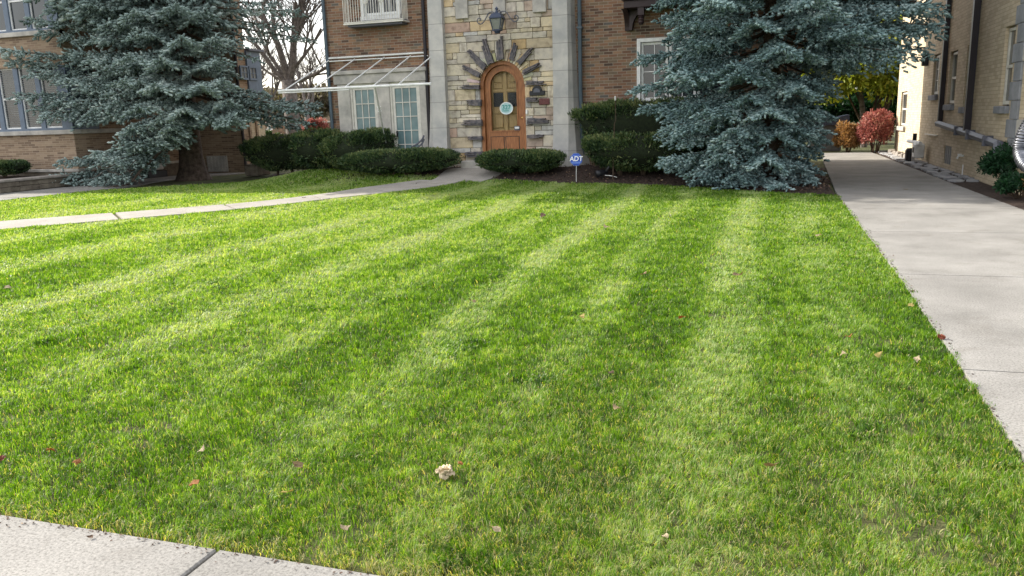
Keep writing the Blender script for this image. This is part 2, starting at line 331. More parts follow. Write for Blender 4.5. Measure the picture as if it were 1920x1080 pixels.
def scatter(tv, tt, P, D, size, spin=None):
    A, B, D = frames(D, spin); n = len(P); k = len(tv)
    s = np.asarray(size).reshape(n, -1)
    if s.shape[1] == 1: s = np.repeat(s, 3, 1)
    V = (P[:, None, :] + A[:, None, :] * (tv[None, :, 0:1] * s[:, None, 0:1]) + B[:, None, :] * (tv[None, :, 1:2] * s[:, None, 1:2]) + D[:, None, :] * (tv[None, :, 2:3] * s[:, None, 2:3])).reshape(-1, 3)
    T = (tt[None] + (np.arange(n) * k)[:, None, None]).reshape(-1, 3)
    return V, T
def fnoise(x, y, seed=0, sc=1.0, oct=3):
    """cheap smooth value noise"""
    out = np.zeros_like(x, float); amp = 1; tot = 0
    for o in range(oct):
        r = np.random.default_rng(seed * 31 + o); g = r.random((64, 64))
        X = x * sc * 2 ** o + 100; Y = y * sc * 2 ** o + 100
        xi = np.floor(X).astype(int); yi = np.floor(Y).astype(int); fx = sstep(X - xi); fy = sstep(Y - yi)
        a = g[xi % 64, yi % 64]; b = g[(xi + 1) % 64, yi % 64]; c = g[xi % 64, (yi + 1) % 64]; d = g[(xi + 1) % 64, (yi + 1) % 64]
        out += amp * ((a * (1 - fx) + b * fx) * (1 - fy) + (c * (1 - fx) + d * fx) * fy); tot += amp; amp *= .5
    return out / tot
def inpoly(x, y, poly):
    r = np.zeros(len(x), bool); n = len(poly)
    for i in range(n):
        x1, y1 = poly[i][:2]; x2, y2 = poly[(i + 1) % n][:2]
        if y1 == y2: continue
        c = ((y1 > y) != (y2 > y)) & (x < (x2 - x1) * (y - y1) / (y2 - y1) + x1); r ^= c
    return r
def smooth_path(pts, n=6):
    out = []; p = [Vector(q) for q in pts]; p = [p[0] * 2 - p[1]] + p + [p[-1] * 2 - p[-2]]
    for i in range(1, len(p) - 2):
        for k in range(n):
            t = k / n; a, b, c, d = p[i - 1:i + 3]
            out.append(.5 * ((2 * b) + (c - a) * t + (2 * a - 5 * b + 4 * c - d) * t * t + (3 * b - a - 3 * c + d) * t ** 3))
    out.append(p[-2]); return out
# ================================================================== GROUND
xs = np.unique(np.concatenate([np.linspace(-900, -60, 15), np.linspace(-60, -20, 12), np.arange(-20, 6, .4), np.linspace(6, 60, 15), np.linspace(60, 900, 15)]))
ys = np.unique(np.concatenate([np.linspace(-300, -6, 8), np.arange(-6, 30, .4), np.linspace(30, 90, 15), np.linspace(90, 1500, 15)]))
XX, YY = np.meshgrid(xs, ys); ZZ = gz(XX, YY) - .03
nx, ny = len(xs), len(ys); idx = np.arange(nx * ny).reshape(ny, nx)
q = np.stack([idx[:-1, :-1], idx[:-1, 1:], idx[1:, 1:], idx[1:, :-1]], -1).reshape(-1, 4)
tag(tri_mesh('ground', np.stack([XX, YY, ZZ], -1).reshape(-1, 3), np.concatenate([q[:, [0, 1, 2]], q[:, [0, 2, 3]]]), None, MT['soil'], smooth=True), kind='structure')
# --- driveway, sidewalk, walks
def drive_l(y): return float(np.interp(y, [0, 3.4, 7, 14.4, 24.6, 28.5], [1.0, 1.0, 1.05, 1.03, 1.33, 1.55]))
def drive_r(y): return float(np.interp(y, [0, 12.3, 17.4, 27.3, 28.5], [3.3, 3.22, 3.13, 3.04, 3.0]))
mb = MB(); jy = [-.8, 1.98, 4.69, 7.43, 10.05, 12.47, 15.1, 17.8, 20.5, 23.2, 25.9, 28.6]
for a, b in zip(jy[:-1], jy[1:]):
    a += .006; b -= .006
    mb.prism([(drive_l(a), a), (drive_r(a), a), (drive_r(b), b), (drive_l(b), b)], -.1, 0, axis='z')
tag(mb.build('driveway', MT['concrete']), kind='structure')
mb = MB()
for i in range(-12, 4):
    x0 = -1.755 + i * 1.62 + .006; x1 = x0 + 1.62 - .012
    if x1 > .98 and x0 < .98: x1 = .985
    if x0 > .9: continue
    mb.box(x0, x1, .35, 2.045, -.1, 0, bev=.006)
tag(mb.build('sidewalk', MT['concrete']), kind='structure')
tag(MB().box(-22, 3.3, .3, 2.05, -.12, -.022).build('sidewalk_base', MT['joint']), kind='structure')
def strip(name, A, B, mat, th=.08, gaps=(), lift=0.0):
    """ribbon of slabs between two edges; gaps = parameters of the joints"""
    A = smooth_path(A); B = smooth_path(B); n = 90
    def at(P, t):
        t = min(max(t, 0), 1) * (len(P) - 1); i = min(int(t), len(P) - 2); return P[i].lerp(P[i + 1], t - i)
    mb = MB(); ts = [0] + list(gaps) + [1]
    for a, b in zip(ts[:-1], ts[1:]):
        k = max(1, int((b - a) * n)); e = .0012; tt = [a + e + (b - a - 2 * e) * i / k for i in range(k + 1)]; vs = []; fs = []
        for t in tt:
            for Q in (at(A, t), at(B, t)):
                z = float(gz(Q.x, Q.y)) + lift; vs += [(Q.x, Q.y, z), (Q.x, Q.y, z - th)]
        for i in range(k):
            o = i * 4; fs += [(o, o + 2, o + 6, o + 4), (o + 1, o + 5, o + 7, o + 3), (o, o + 4, o + 5, o + 1), (o + 2, o + 3, o + 7, o + 6)]
        fs += [(0, 1, 3, 2), (k * 4, k * 4 + 2, k * 4 + 3, k * 4 + 1)]
        mb.add(vs, fs)
    return tag(mb.build(name, mat), kind='structure'), A, B
wA = [(-17.5, 4.0), (-12.24, 10.01), (-9.75, 12.75), PG(600, 364)[:2], PG(700, 349)[:2], PG(781, 337)[:2], PG(811, 329)[:2], PG(838, 322)[:2], (-7.42, 18.64)]
wB = [(-16.2, 3.2), (-11.19, 9.14), (-8.95, 12.0), PG(620, 372)[:2], PG(760, 357)[:2], PG(850, 343)[:2], PG(880, 338)[:2], PG(908, 331)[:2], (-5.9, 18.64)]
wA = [(a[0], a[1], 0) for a in wA]; wB = [(a[0], a[1], 0) for a in wB]
_, WA, WB = strip('front_walk', wA, wB, MT['concrete_walk'], gaps=(.115, .17, .245, .36, .47, .6, .74), lift=.004)
lA = [(-18.1, 9, 0), (-18.2, 13, 0), (-17.95, 16.5, 0), (-17.9, 19.2, 0), (-17.9, 21.9, 0)]; lB = [(-15.6, 9, 0), (-16.15, 13.3, 0), (-15.95, 16.77, 0), (-16.7, 19.3, 0), (-16.0, 21.9, 0)]
_, LA, LB = strip('neighbour_walk', lA, lB, MT['concrete'], gaps=(.3, .6), lift=.003)
# flagstone strip beside the cream house
mb = MB(); r = random.Random(3); y = 16.9
tag(MB().box(3.12, 3.72, 12.2, 29, -.05, -.012).build('side_bed_soil', MT['mulch']), kind='structure')
while y < 28.8:
    h = r.uniform(.35, .6); x = 3.0 + r.uniform(0.12, .2)
    while x < 3.68:
        w = r.uniform(.22, .42); x1 = min(x + w, 3.7)
        if x1 - x > .1:
            cx, cy = (x + x1) / 2, y + h / 2; k = r.randint(5, 7); z = r.uniform(.005, .03)
            pts = [(cx + (x1 - x) * .52 * math.cos(a) * r.uniform(.85, 1.05), cy + h * .5 * math.sin(a) * r.uniform(.85, 1.05)) for a in [2 * math.pi * (i + r.uniform(-.2, .2)) / k for i in range(k)]]
            mb.prism(pts, -.03, z, axis='z')
        x = x1 + .02
    y += h + .02
tag(mb.build('flagstone_path', MT['rock']), kind='structure')
# mulch bed in front of the house
bed = [PG(540, 334), PG(640, 336), PG(750, 339), (-8.8, 18.0)]
mulch_edge = [(-13.8, 19.9), (-12.54, 19.3), (-10.6, 18.6), (-9.1, 18.15)]
front_edge = [(-6.75, 17.55), (-5.6, 17.35), (-4.26, 17.0), (-2.63, 16.75), (-1.16, 15.85), (0.02, 14.9), (.98, 14.45)]
bedpoly = mulch_edge + front_edge + [(1.3, 24), (-16, 24)]
g = .1; gx = np.arange(-16, 1.35, g); gy = np.arange(14.3, 21.5, g); X, Y = np.meshgrid(gx, gy)
m_ = inpoly((X + g / 2).ravel(), (Y + g / 2).ravel(), bedpoly).reshape(X.shape) & (X + g < np.interp(Y, [14, 24], [1.02, 1.3])) & ~inpoly((X + g / 2).ravel(), (Y + g / 2).ravel(), [tuple(p[:2]) for p in WA] + [tuple(p[:2]) for p in WB][::-1]).reshape(X.shape)
V = []; nX, nY = X.shape[1], X.shape[0]
Zb = gz(X, Y) - .022 + .035 * fnoise(X, Y, 5, 2.5)
idx = np.arange(nX * nY).reshape(nY, nX); mk = m_[:-1, :-1]
q = np.stack([idx[:-1, :-1][mk], idx[:-1, 1:][mk], idx[1:, 1:][mk], idx[1:, :-1][mk]], -1)
tag(tri_mesh('mulch_bed', np.stack([X, Y, Zb], -1).reshape(-1, 3), np.concatenate([q[:, [0, 1, 2]], q[:, [0, 2, 3]]]), None, MT['mulch'], smooth=True), kind='structure')
# bark chips and leaf litter (uncountable)
n = 14000; x = RG.uniform(-14, 1.2, n); y = RG.uniform(14.4, 19.3, n)
k = inpoly(x, y, bedpoly) & ~inpoly(x, y, [tuple(p[:2]) for p in WA] + [tuple(p[:2]) for p in WB][::-1]); x, y = x[k], y[k]; n = len(x)
cv = np.array([[-.5, -.3, 0], [.5, -.25, 0], [.45, .3, .1], [-.5, .25, .15]]); ct = np.array([[0, 1, 2], [0, 2, 3]])
P = np.stack([x, y, gz(x, y) + .028], -1); D = np.stack([RG.normal(0, .4, n), RG.normal(0, .4, n), np.ones(n)], -1)
V, T = scatter(cv, ct, P, D, RG.uniform(.015, .05, n), RG.uniform(0, 6.3, n))
mt = tint_mat('bark_chips', [(0, (.02, .013, .01)), (.6, (.07, .045, .035)), (.93, (.14, .09, .07)), (1, (.45, .33, .2))], .05, .9)
tag(tri_mesh('bark_chips', V, T, np.repeat(RG.random(n), 4), mt), kind='stuff', label='bark chips and leaf litter on the mulch bed', cat='mulch')
# ================================================================== LAWN
walkpoly = [tuple(p[:2]) for p in WA] + [tuple(p[:2]) for p in WB][::-1]
lawnpoly = [(-40, 2.06), (.99, 2.06), (1.02, 3.4), (1.06, 7), (1.04, 14.47), (.98, 14.47), (0.02, 14.95), (-1.16, 15.87), (-2.63, 16.77), (-4.26, 17.02), (-5.6, 17.37), (-6.9, 17.7), (-9.1, 18.2), (-10.6, 18.65), (-12.54, 19.35), (-13.8, 19.95), (-15, 20.2), (-16.0, 20.0), (-16.5, 19.0), (-15.95, 16.77), (-16.15, 13.3), (-15.6, 9), (-40, 9)]
def grass(N, r0_, r1_, a0, a1, seed):
    rg = np.random.default_rng(seed)
    rr = (math.sqrt(r0_) + (math.sqrt(r1_) - math.sqrt(r0_)) * rg.random(N)) ** 2
    th = np.radians(rg.uniform(a0, a1, N)); x = rr * np.sin(th); y = rr * np.cos(th)
    jx = (fnoise(x, y, 91, 9, 3) - .5) * .09 + rg.normal(0, .010, N); k = inpoly(x + jx, y + jx, lawnpoly) & ~inpoly(x + jx * .6, y - jx * .6, walkpoly)
    # worn patches and edges
    bare = fnoise(x, y, 11, 2.1, 3); pock = fnoise(x, y, 51, 16, 3)
    wear = np.exp(-((x - .35) ** 2 + (y - 3.05) ** 2) / .035) * .55 + np.exp(-((x - .5) ** 2 + (y - 2.75) ** 2) / .01) * .5 + np.exp(-((x + .35) ** 2 + (y - 5.7) ** 2) / .02) * .8 + np.exp(-((x - .2) ** 2 + (y - 2.3) ** 2) / .3) * .2 + np.exp(-((x + 1.05) ** 2 + (y - 2.72) ** 2) / .02) * .5
    k &= rg.random(N) > np.clip((.34 - bare) * 3, 0, .4) + wear * .75 + np.clip((.42 - pock) * 3.5, 0, .7)
    x, y, rr = x[k], y[k], rr[k]; n = len(x)
    # mower tracks: blades pressed over along the tracks
    wob = (fnoise(x, y, 3, .5, 2) - .5) * .3
    def band(c, w, sl=0.0): return np.exp(-(((x + wob - c - sl * (y - 6)) / w) ** 4))
    track = band(-.30, .22) * .9 + band(.45, .20) * .5 + band(-2.12, .20, -.035) + band(-1.25, .14, -.02) * .6 + band(-4.1, .24, -.03) + band(-3.05, .15, -.03) * .5 + band(-5.0, .15) * .5 + band(-6.05, .28) * .95 + band(-8.0, .42) * .85 + band(-10, .4) * .8 + band(-12.3, .5) * .7
    dark = band(-.85, .3) + band(-2.72, .25, -.035) + band(-4.75, .3, -.03) + band(-6.8, .35) + band(-8.9, .35)
    tn = fnoise(x, y, 21, 1.3, 3); track = np.clip(track * (.10 + 1.7 * tn), 0, 1) * np.clip(.45 + (y - 2.2) / 5, .45, 1)
    patch = fnoise(x, y, 8, .9, 4); fine = fnoise(x, y, 14, 5, 3)
    clump = fnoise(x, y, 31, 13, 2); tuft = fnoise(x, y, 61, 22, 2)
    weed = (fnoise(x, y, 71, 3.2, 2) > .80)
    h = (.015 + .011 * rg.random(n) + .027 * clump ** 1.5) * np.clip(.75 + .5 * fine, .6, 1.3) * np.clip(1 + (rr - 4) * .03, 1, 1.4) * (1 + .15 * weed)
    w = np.maximum(.0018, .00078 * rr) * rg.uniform(.6, 1.4, n) * (1 + .8 * weed)
    lean = np.abs(rg.normal(.78, .45, n)) + .55 * track + .3 * (patch > .62)
    # neighbouring blades of a tuft fall the same way
    ld = (fnoise(x, y, 81, 11, 2) * 22 + rg.normal(0, .9, n))
    lx = np.cos(ld) * .9 + track * .3; ly = np.sin(ld) * .9 + track * .9
    ln = np.hypot(lx, ly) + 1e-6; lx /= ln; ly /= ln
    ang = np.clip(lean, 0, 1.42)
    far = np.clip((y - 3) / 8, 0, 1)
    pal = .42 + far * .17 + .09 * np.clip(-x / 6, 0, 1) + (patch - .5) * .30 + (fine - .5) * .35 + (tuft - .5) * .55 + rg.normal(0, .15, n) + track * .27 - dark * .05 - .12 * weed
    dry = np.clip(1 - (y - 2) / 3.4, 0, 1) * (.30 + .7 * sstep(x + 2)) * .28 + .035 + np.clip((2.20 - y) * 3, 0, .4)
    straw = rg.random(n) < dry; ang = np.where(straw, np.clip(ang + .5, 0, 1.42), ang); pal = np.where(straw, rg.uniform(.86, 1.0, n), np.clip(pal, .02, .85))
    z0 = gz(x, y) - .026
    fa = rg.uniform(0, 2 * math.pi, n); wx, wy = np.cos(fa) * w * .5, np.sin(fa) * w * .5
    hx, hz = np.sin(ang * .55) * h * .55, np.cos(ang * .55) * h * .55 + .006
    gx2, gz2 = hx + np.sin(ang * 1.25) * h * .5, hz + np.cos(ang * 1.25) * h * .5
    B0 = np.stack([x - wx, y - wy, z0], -1); B1 = np.stack([x + wx, y + wy, z0], -1)
    M0 = np.stack([x + lx * hx - wx * .85, y + ly * hx - wy * .85, z0 + hz], -1); M1 = np.stack([x + lx * hx + wx * .85, y + ly * hx + wy * .85, z0 + hz], -1)
    TT = np.stack([x + lx * gx2, y + ly * gx2, z0 + gz2], -1)
    V = np.stack([B0, B1, M0, M1, TT], 1).reshape(-1, 3)
    T = (np.array([[0, 1, 3], [0, 3, 2], [2, 3, 4]])[None] + (np.arange(n) * 5)[:, None, None]).reshape(-1, 3)
    return V, T, np.repeat(pal, 5)
V, T, c = grass(1500000, 2.0, 22.5, -58, 23, 5)
tag(tri_mesh('lawn_grass', V, T, c, MT['grass']), kind='stuff', label='mown green lawn with pale mower tracks in front of the houses', cat='grass')
# ================================================================== generic wall with openings
def wall(name, mat, parent, u0, u1, z0, z1, holes, pos, axis='y', depth=.14, out=-1):
    """plane wall; axis 'y': runs along x at y=pos; axis 'x': runs along y at x=pos. Reveals go inwards."""
    us = sorted({u0, u1, *[h[0] for h in holes], *[h[1] for h in holes]}); zs = sorted({z0, z1, *[h[2] for h in holes], *[h[3] for h in holes]})
    mb = MB(); inn = pos - out * depth
    def V(u, z, d): return (u, d, z) if axis == 'y' else (d, u, z)
    for a, b in zip(us[:-1], us[1:]):
        for c, d in zip(zs[:-1], zs[1:]):
            m, n_ = (a + b) / 2, (c + d) / 2
            if any(h[0] < m < h[1] and h[2] < n_ < h[3] for h in holes): continue
            mb.add([V(a, c, pos), V(b, c, pos), V(b, d, pos), V(a, d, pos)], [(0, 1, 2, 3) if (axis == 'y') == (out < 0) else (3, 2, 1, 0)])
    for a, b, c, d in holes:
        for (p, q_) in (((a, c), (a, d)), ((a, d), (b, d)), ((b, d), (b, c)), ((b, c), (a, c))):
            mb.add([V(p[0], p[1], pos), V(q_[0], q_[1], pos), V(q_[0], q_[1], inn), V(p[0], p[1], inn)], [(0, 1, 2, 3)])
    me = bpy.data.meshes.new(name); me.from_pydata(mb.v, [], mb.f); return link(name, me, mat, parent)
def sash(parent, u0, u1, z0, z1, pos, nx, nz, axis='y', fw=.05, mw=.018, frame='white', glass='winglass', name='window', out=-1, label=None, rail=False):
    """a framed light: frame mesh (thing's part) > pane, muntins"""
    fb = MB(); d0, d1 = pos, pos - out * .05
    def bx(m, a, b, c, d, e0, e1):
        if axis == 'y': m.box(a, b, e0, e1, c, d)
        else: m.box(e0, e1, a, b, c, d)
    bx(fb, u0, u0 + fw, z0, z1, d0, d1); bx(fb, u1 - fw, u1, z0, z1, d0, d1); bx(fb, u0 + fw, u1 - fw, z0, z0 + fw * 1.2, d0 + .001, d1); bx(fb, u0 + fw, u1 - fw, z1 - fw, z1, d0 + .001, d1)
    if rail: bx(fb, u0 + fw, u1 - fw, (z0 + z1) / 2 - .025, (z0 + z1) / 2 + .025, d0 + .004, d1)
    f = fb.build(name, MT[frame], parent)
    if label: f['label'] = label
    gl = MB(); e = pos - out * .03; bx(gl, u0 + fw, u1 - fw, z0 + fw, z1 - fw, e, e - out * .012); gl.build('pane', MT[glass], f)
    if nx > 1 or nz > 1:
        if nx == 1:
            for i in range(1, nz):
                c = z0 + fw + (z1 - z0 - 2 * fw) * i / nz; mm = MB(); bx(mm, u0 + fw, u1 - fw, c - mw / 2, c + mw / 2, pos - out * .012, pos - out * .029); mm.build('muntin', MT[frame], f)
            return f
        mm = MB()
        for i in range(1, nx): c = u0 + fw + (u1 - u0 - 2 * fw) * i / nx; bx(mm, c - mw / 2, c + mw / 2, z0 + fw * 1.2, z1 - fw, pos - out * .01, pos - out * .03)
        for i in range(1, nz): c = z0 + fw + (z1 - z0 - 2 * fw) * i / nz; bx(mm, u0 + fw, u1 - fw, c - mw / 2, c + mw / 2, pos - out * .012, pos - out * .029)
        mm.build('muntins', MT[frame], f)
    return f
# ================================================================== MAIN HOUSE
HY = 19.2
house = tag(empty('brick_house', (-5.3, 22, .25)), 'red brick house with a pale stone entrance bay and arched wooden door', 'house')
HT = 7.4
w_up = (-10.08, -8.98, 4.05, 5.6); w_fd = (-10.56, -8.58, .42, 2.42); w_rt = (-3.08, -1.0, 1.65, 3.12); w_ru = (-2.9, -1.2, 4.7, 5.9)
wall('wall', MT['brick'], house, -11.2, -7.78, -.05, HT, [w_up, w_fd], HY)
wall('wall', MT['brick'], house, -5.0, .5, -.05, HT, [w_rt, w_ru], HY)
wall('wall', MT['brick'], house, HY, 24.75, -.05, HT, [], -11.2, axis='x', out=-1)
wall('wall', MT['brick'], house, HY, 24.75, -.05, HT, [(21.3, 22.2, 1.6, 3.0)], .5, axis='x', out=1)
wall('wall', MT['brick'], house, -11.2, .5, -.05, HT, [], 24.75, out=1)
sash(house, 21.3, 22.2, 1.6, 3.0, .4, 2, 4, axis='x', out=1)
rf = MB(); rf.add([(-11.6, 18.8, HT), (.9, 18.8, HT), (.9, 25.1, HT), (-11.6, 25.1, HT), (-8.6, 21.95, HT + 1.9), (-2.1, 21.95, HT + 1.9)], [(0, 1, 5, 4), (1, 2, 5), (2, 3, 4, 5), (3, 0, 4), (3, 2, 1, 0)]); rf.build('roof', MT['roof'], house)
# interiors closed off behind glass
MB().box(-11.1, .4, 19.45, 24.6, -.05, HT - .1).build('interior', MT['black'], house)
# ---- stone bay
SX0, SX1 = -7.8, -4.98; DC, DR, DB, DSP = -6.35, .575, .47, 2.22
def arch(r, n=20, zb=DB, cx=DC): return [(cx + r, zb)] + [(cx + r * math.cos(math.pi * i / n), DSP + r * math.sin(math.pi * i / n)) for i in range(n + 1)] + [(cx - r, zb)]
bayp = [(SX0 - .1, -.05), (SX0 - .1, HT + .8), (DC, HT + 2.2), (SX1 + .1, HT + .8), (SX1 + .1, -.05), (DC + DR, -.05)] + arch(DR)[0:] + [(DC - DR, -.05)]
MB().prism(bayp, 19.06, 19.3).build('stone_backing', MT['mortar'], house)
pal = [(.56, .49, .36), (.50, .43, .31), (.60, .54, .41), (.55, .51, .45), (.52, .39, .22), (.52, .49, .42), (.60, .56, .49), (.44, .36, .30), (.46, .44, .41), (.58, .46, .30), (.46, .34, .28), (.62, .57, .46), (.45, .45, .44), (.50, .47, .40), (.58, .53, .44), (.54, .50, .42)]
rs = random.Random(21); mb = MB()
def stone(x0, x1, z0, z1):
    if x1 - x0 < .045: return
    c = rs.choice(pal); j = rs.uniform(.82, 1.12); c = tuple(v * j for v in c); g = .0045
    y = 19.02 - rs.uniform(0, .022)
    mb.box(x0 + g, x1 - g, y, 19.07, z0 + g, z1 - g, c, bev=.010)
z = -.05; row = 0
strips = [(PY(856, 36, 19.0), PY(879, 36, 19.0)), (PY(927, 28, 19.0), PY(949, 28, 19.0)), (PY(1000, 24, 19.0), PY(1025, 24, 19.0))]
while z < 6.4:
    hgt = rs.choice([.095, .12, .15, .19, .23, .27]); z1 = z + hgt
    x = SX0 + .01
    while x < SX1 - .01:
        w = rs.choice([.22, .3, .38, .48, .58, .66]) * rs.uniform(.85, 1.15)
        x1 = min(x + w, SX1 - .01)
        if SX1 - x1 < .1: x1 = SX1 - .01
        # keep clear of the arched opening
        lo, hi = z, z1
        if hi < DSP: R = DR + .006
        else:
            dz = max(lo - DSP, 0); R = math.sqrt(max((DR + .02) ** 2 - dz * dz, 0)) if dz < DR + .02 else 0
        segs = [(x, x1)]
        if R > 0 and z1 > DB - .02:
            segs = []
            if x < DC - R: segs.append((x, min(x1, DC - R)))
            if x1 > DC + R: segs.append((max(x, DC + R), x1))
        for a, b in segs:
            if b - a > .3 and hgt > .15 and rs.random() < .45:
                zm = z + hgt * rs.uniform(.4, .6); stone(a, b, z, zm); m = a + (b - a) * rs.uniform(.3, .7); stone(a, m, zm, z1); stone(m, b, zm, z1)
            else: stone(a, b, z, z1)
        x = x1
    z = z1
# wedge stones round the arch
for i in range(27):
    a0 = math.pi * i / 27 + .012; a1 = math.pi * (i + 1) / 27 - .012; r_in, r_out = DR + .004, DR + rs.choice([.2, .26, .32])
    c = rs.choice(pal[:7]); c = tuple(v * rs.uniform(.9, 1.1) for v in c)
    mb.prism([(DC + r_in * math.cos(a0), DSP + r_in * math.sin(a0)), (DC + r_out * math.cos(a0), DSP + r_out * math.sin(a0)), (DC + r_out * math.cos(a1), DSP + r_out * math.sin(a1)), (DC + r_in * math.cos(a1), DSP + r_in * math.sin(a1))], 18.985, 19.06, c)
mb.build('stone_facing', MT['stone'], house, colours=True)
def q3(x, y): return (780 + x / 3, y / 3)
def ragged(x0, z0, x1, z1, wd, seed):
    """rough split-slate slab between two points of the facade"""
    r = random.Random(seed); d = Vector((x1 - x0, 0, z1 - z0)); L = d.length; d.normalize(); nrm = Vector((-d.z, 0, d.x)); mb = MB()
    for k in range(3):
        o = (k - 1) * wd / 3; a = Vector((x0, 0, z0)) + nrm * o + d * r.uniform(0, .02); e = L * r.uniform(.75, 1.0)
        n = 6; up = []; dn = []
        for i in range(n + 1):
            p = a + d * (e * i / n); tw = wd / 5.2 * (1 - .45 * i / n)
            up.append(p + nrm * (tw + r.uniform(-.006, .006))); dn.append(p - nrm * (tw + r.uniform(-.006, .006)))
        mb.prism([(p.x, p.z) for p in up] + [(p.x, p.z) for p in dn[::-1]], 18.93 - r.uniform(0, .03), 19.03)
    return mb
slabs = [(395, 385, 293, 285, 30), (425, 360, 378, 222, 36), (480, 340, 471, 208, 36), (540, 340, 566, 244, 27), (580, 360, 660, 268, 26), (605, 410, 705, 358, 24), (365, 425, 262, 375, 24),
         (362, 490, 243, 490, 22), (370, 578, 285, 578, 32), (375, 690, 255, 690, 30), (378, 777, 290, 777, 20), (380, 868, 275, 868, 30), (622, 468, 742, 466, 20), (625, 562, 695, 560, 24), (628, 681, 757, 679, 30), (628, 768, 718, 766, 20)]
for i, (a, b, c, d, w) in enumerate(slabs):
    p = PY(*q3(a, b), 19.0); q_ = PY(*q3(c, d), 19.0)
    ragged(p.x, p.z, q_.x, q_.z, w / 3 / 74, i).build('slate_slab', MT['slate'], house)
p = PY(*q3(695, 590), 19.0); q_ = PY(*q3(752, 552), 19.0); MB().box(p.x, q_.x, 18.95, 19.03, p.z, q_.z, bev=.01).build('maroon_stone', MT['maroon'], house)
for a, b in strips:
    MB().box(a.x, b.x, 18.93, 19.03, a.z, 6.3, bev=.006).build('limestone_pier', MT['lime'], house)
# buttresses
def buttress(xi, sgn):
    mb = MB(); secs = []
    for z in (-.05, .25, .6, 1.0, 1.4, 1.8, 2.2, 2.6, 3.1, 3.8, 5.0, 6.2):
        fl = .46 * math.exp(-z / 1.25); yf = 18.86 - .20 * math.exp(-z / 1.0); w = .36
        secs.append([(xi, 19.25, z), (xi - sgn * .04 * math.exp(-z), yf, z), (xi + sgn * w, yf, z), (xi + sgn * (w + .05 + fl * .45), yf + .10, z), (xi + sgn * (w + .09 + fl), 19.25, z)])
    vs = [p for s_ in secs for p in s_]; fs = []
    for i in range(len(secs) - 1):
        for k in range(4): fs.append((i * 5 + k, i * 5 + k + 1, i * 5 + 6 + k, i * 5 + 5 + k))
    fs.append(tuple(range(len(vs) - 5, len(vs)))); mb.add(vs, fs); return mb.build('buttress', MT['lime_grey'], house)
buttress(SX0 + .03, -1); buttress(SX1 - .03, 1)
# ---- door
dr = MB(); A0 = arch(DR, 24); A1 = arch(DR - .085, 24)
n = len(A0)
for y0_, y1_, A, B in ((19.06, 19.2, A0, A1),):
    vs = [(x, y0_, z) for x, z in A] + [(x, y0_, z) for x, z in B] + [(x, y1_, z) for x, z in B]
    fs = [(i, i + 1, n + i + 1, n + i) for i in range(n - 1)] + [(n + i, n + i + 1, 2 * n + i + 1, 2 * n + i) for i in range(n - 1)]; dr.add(vs, fs)
door = dr.build('door_frame', MT['wood'], house)
# storm door leaf: arched ring round the glass
R2 = DR - .095; RG2 = .335; gb = 1.14
leaf = MB(); A2 = arch(R2, 24, DB + .01); 
gz0 = gb
inner = [(DC + RG2, gb)] + [(DC + RG2 * math.cos(math.pi * i / 24), DSP + RG2 * math.sin(math.pi * i / 24)) for i in range(25)] + [(DC - RG2, gb)]
n = len(A2); vs = [(x, 19.14, z) for x, z in A2] + [(x, 19.14, z) for x, z in inner] + [(x, 19.19, z) for x, z in inner]
A2c = [(x, max(z, gb)) if i in (0, n - 1) else (x, z) for i, (x, z) in enumerate(A2)]
vs = [(x, 19.14, z) for x, z in A2c] + [(x, 19.14, z) for x, z in inner] + [(x, 19.19, z) for x, z in inner]
fs = [(i, i + 1, n + i + 1, n + i) for i in range(n - 1)] + [(n + i, n + i + 1, 2 * n + i + 1, 2 * n + i) for i in range(n - 1)]; leaf.add(vs, fs)
leaf.box(DC - R2, DC + R2, 19.14, 19.19, DB, gb)
dl = leaf.build('door', MT['wood'], house)
md = MB()
for i in range(24):  # raised bead round the glass
    a0, a1 = math.pi * i / 24, math.pi * (i + 1) / 24; q_ = RG2 + .03
    md.prism([(DC + RG2 * math.cos(a0), DSP + RG2 * math.sin(a0)), (DC + q_ * math.cos(a0), DSP + q_ * math.sin(a0)), (DC + q_ * math.cos(a1), DSP + q_ * math.sin(a1)), (DC + RG2 * math.cos(a1), DSP + RG2 * math.sin(a1))], 19.12, 19.145)
md.box(DC - RG2 - .03, DC - RG2, 19.12, 19.145, gb, DSP); md.box(DC + RG2, DC + RG2 + .03, 19.12, 19.145, gb, DSP); md.box(DC - RG2 - .03, DC + RG2 + .03, 19.119, 19.144, gb - .03, gb)
md.build('glass_bead', MT['wood'], dl)
for x0, x1 in ((DC - .36, DC - .03), (DC + .03, DC + .36)):
    MB().box(x0, x1, 19.125, 19.141, DB + .13, gb - .16, bev=.012).build('door_panel', MT['wood'], dl)
    MB().box(x0 - .018, x1 + .018, 19.1385, 19.1395, DB + .112, gb - .142).build('panel_shade_border', MT['bark'], dl)  # flat dark sheet; paints a recess's shade around each door panel
m_g, ns, ls, b = new_mat('storm_door_glass'); b.inputs['Transmission Weight'].default_value = 1; b.inputs['Roughness'].default_value = .02; b.inputs['IOR'].default_value = 1.1; b.inputs['Base Color'].default_value = (.9, .93, .92, 1)
MB().prism([p for p in inner], 19.165, 19.171).build('glass', m_g, dl)
MB().lathe(0, 0, [(.012, 0), (.012, .03), (.03, .04), (.03, .06), (.012, .07)], 12)
kb = MB().lathe(0, 0, [(.014, 0), (.014, .03), (.032, .042), (.034, .055), (.02, .07)], 12); kp = PY(980, 221, 19.1)
kb.v = [(kp.x + x, 19.14 - z, kp.z + y) for x, y, z in kb.v]; kb.build('knob', MT['brass'], dl, smooth=True)
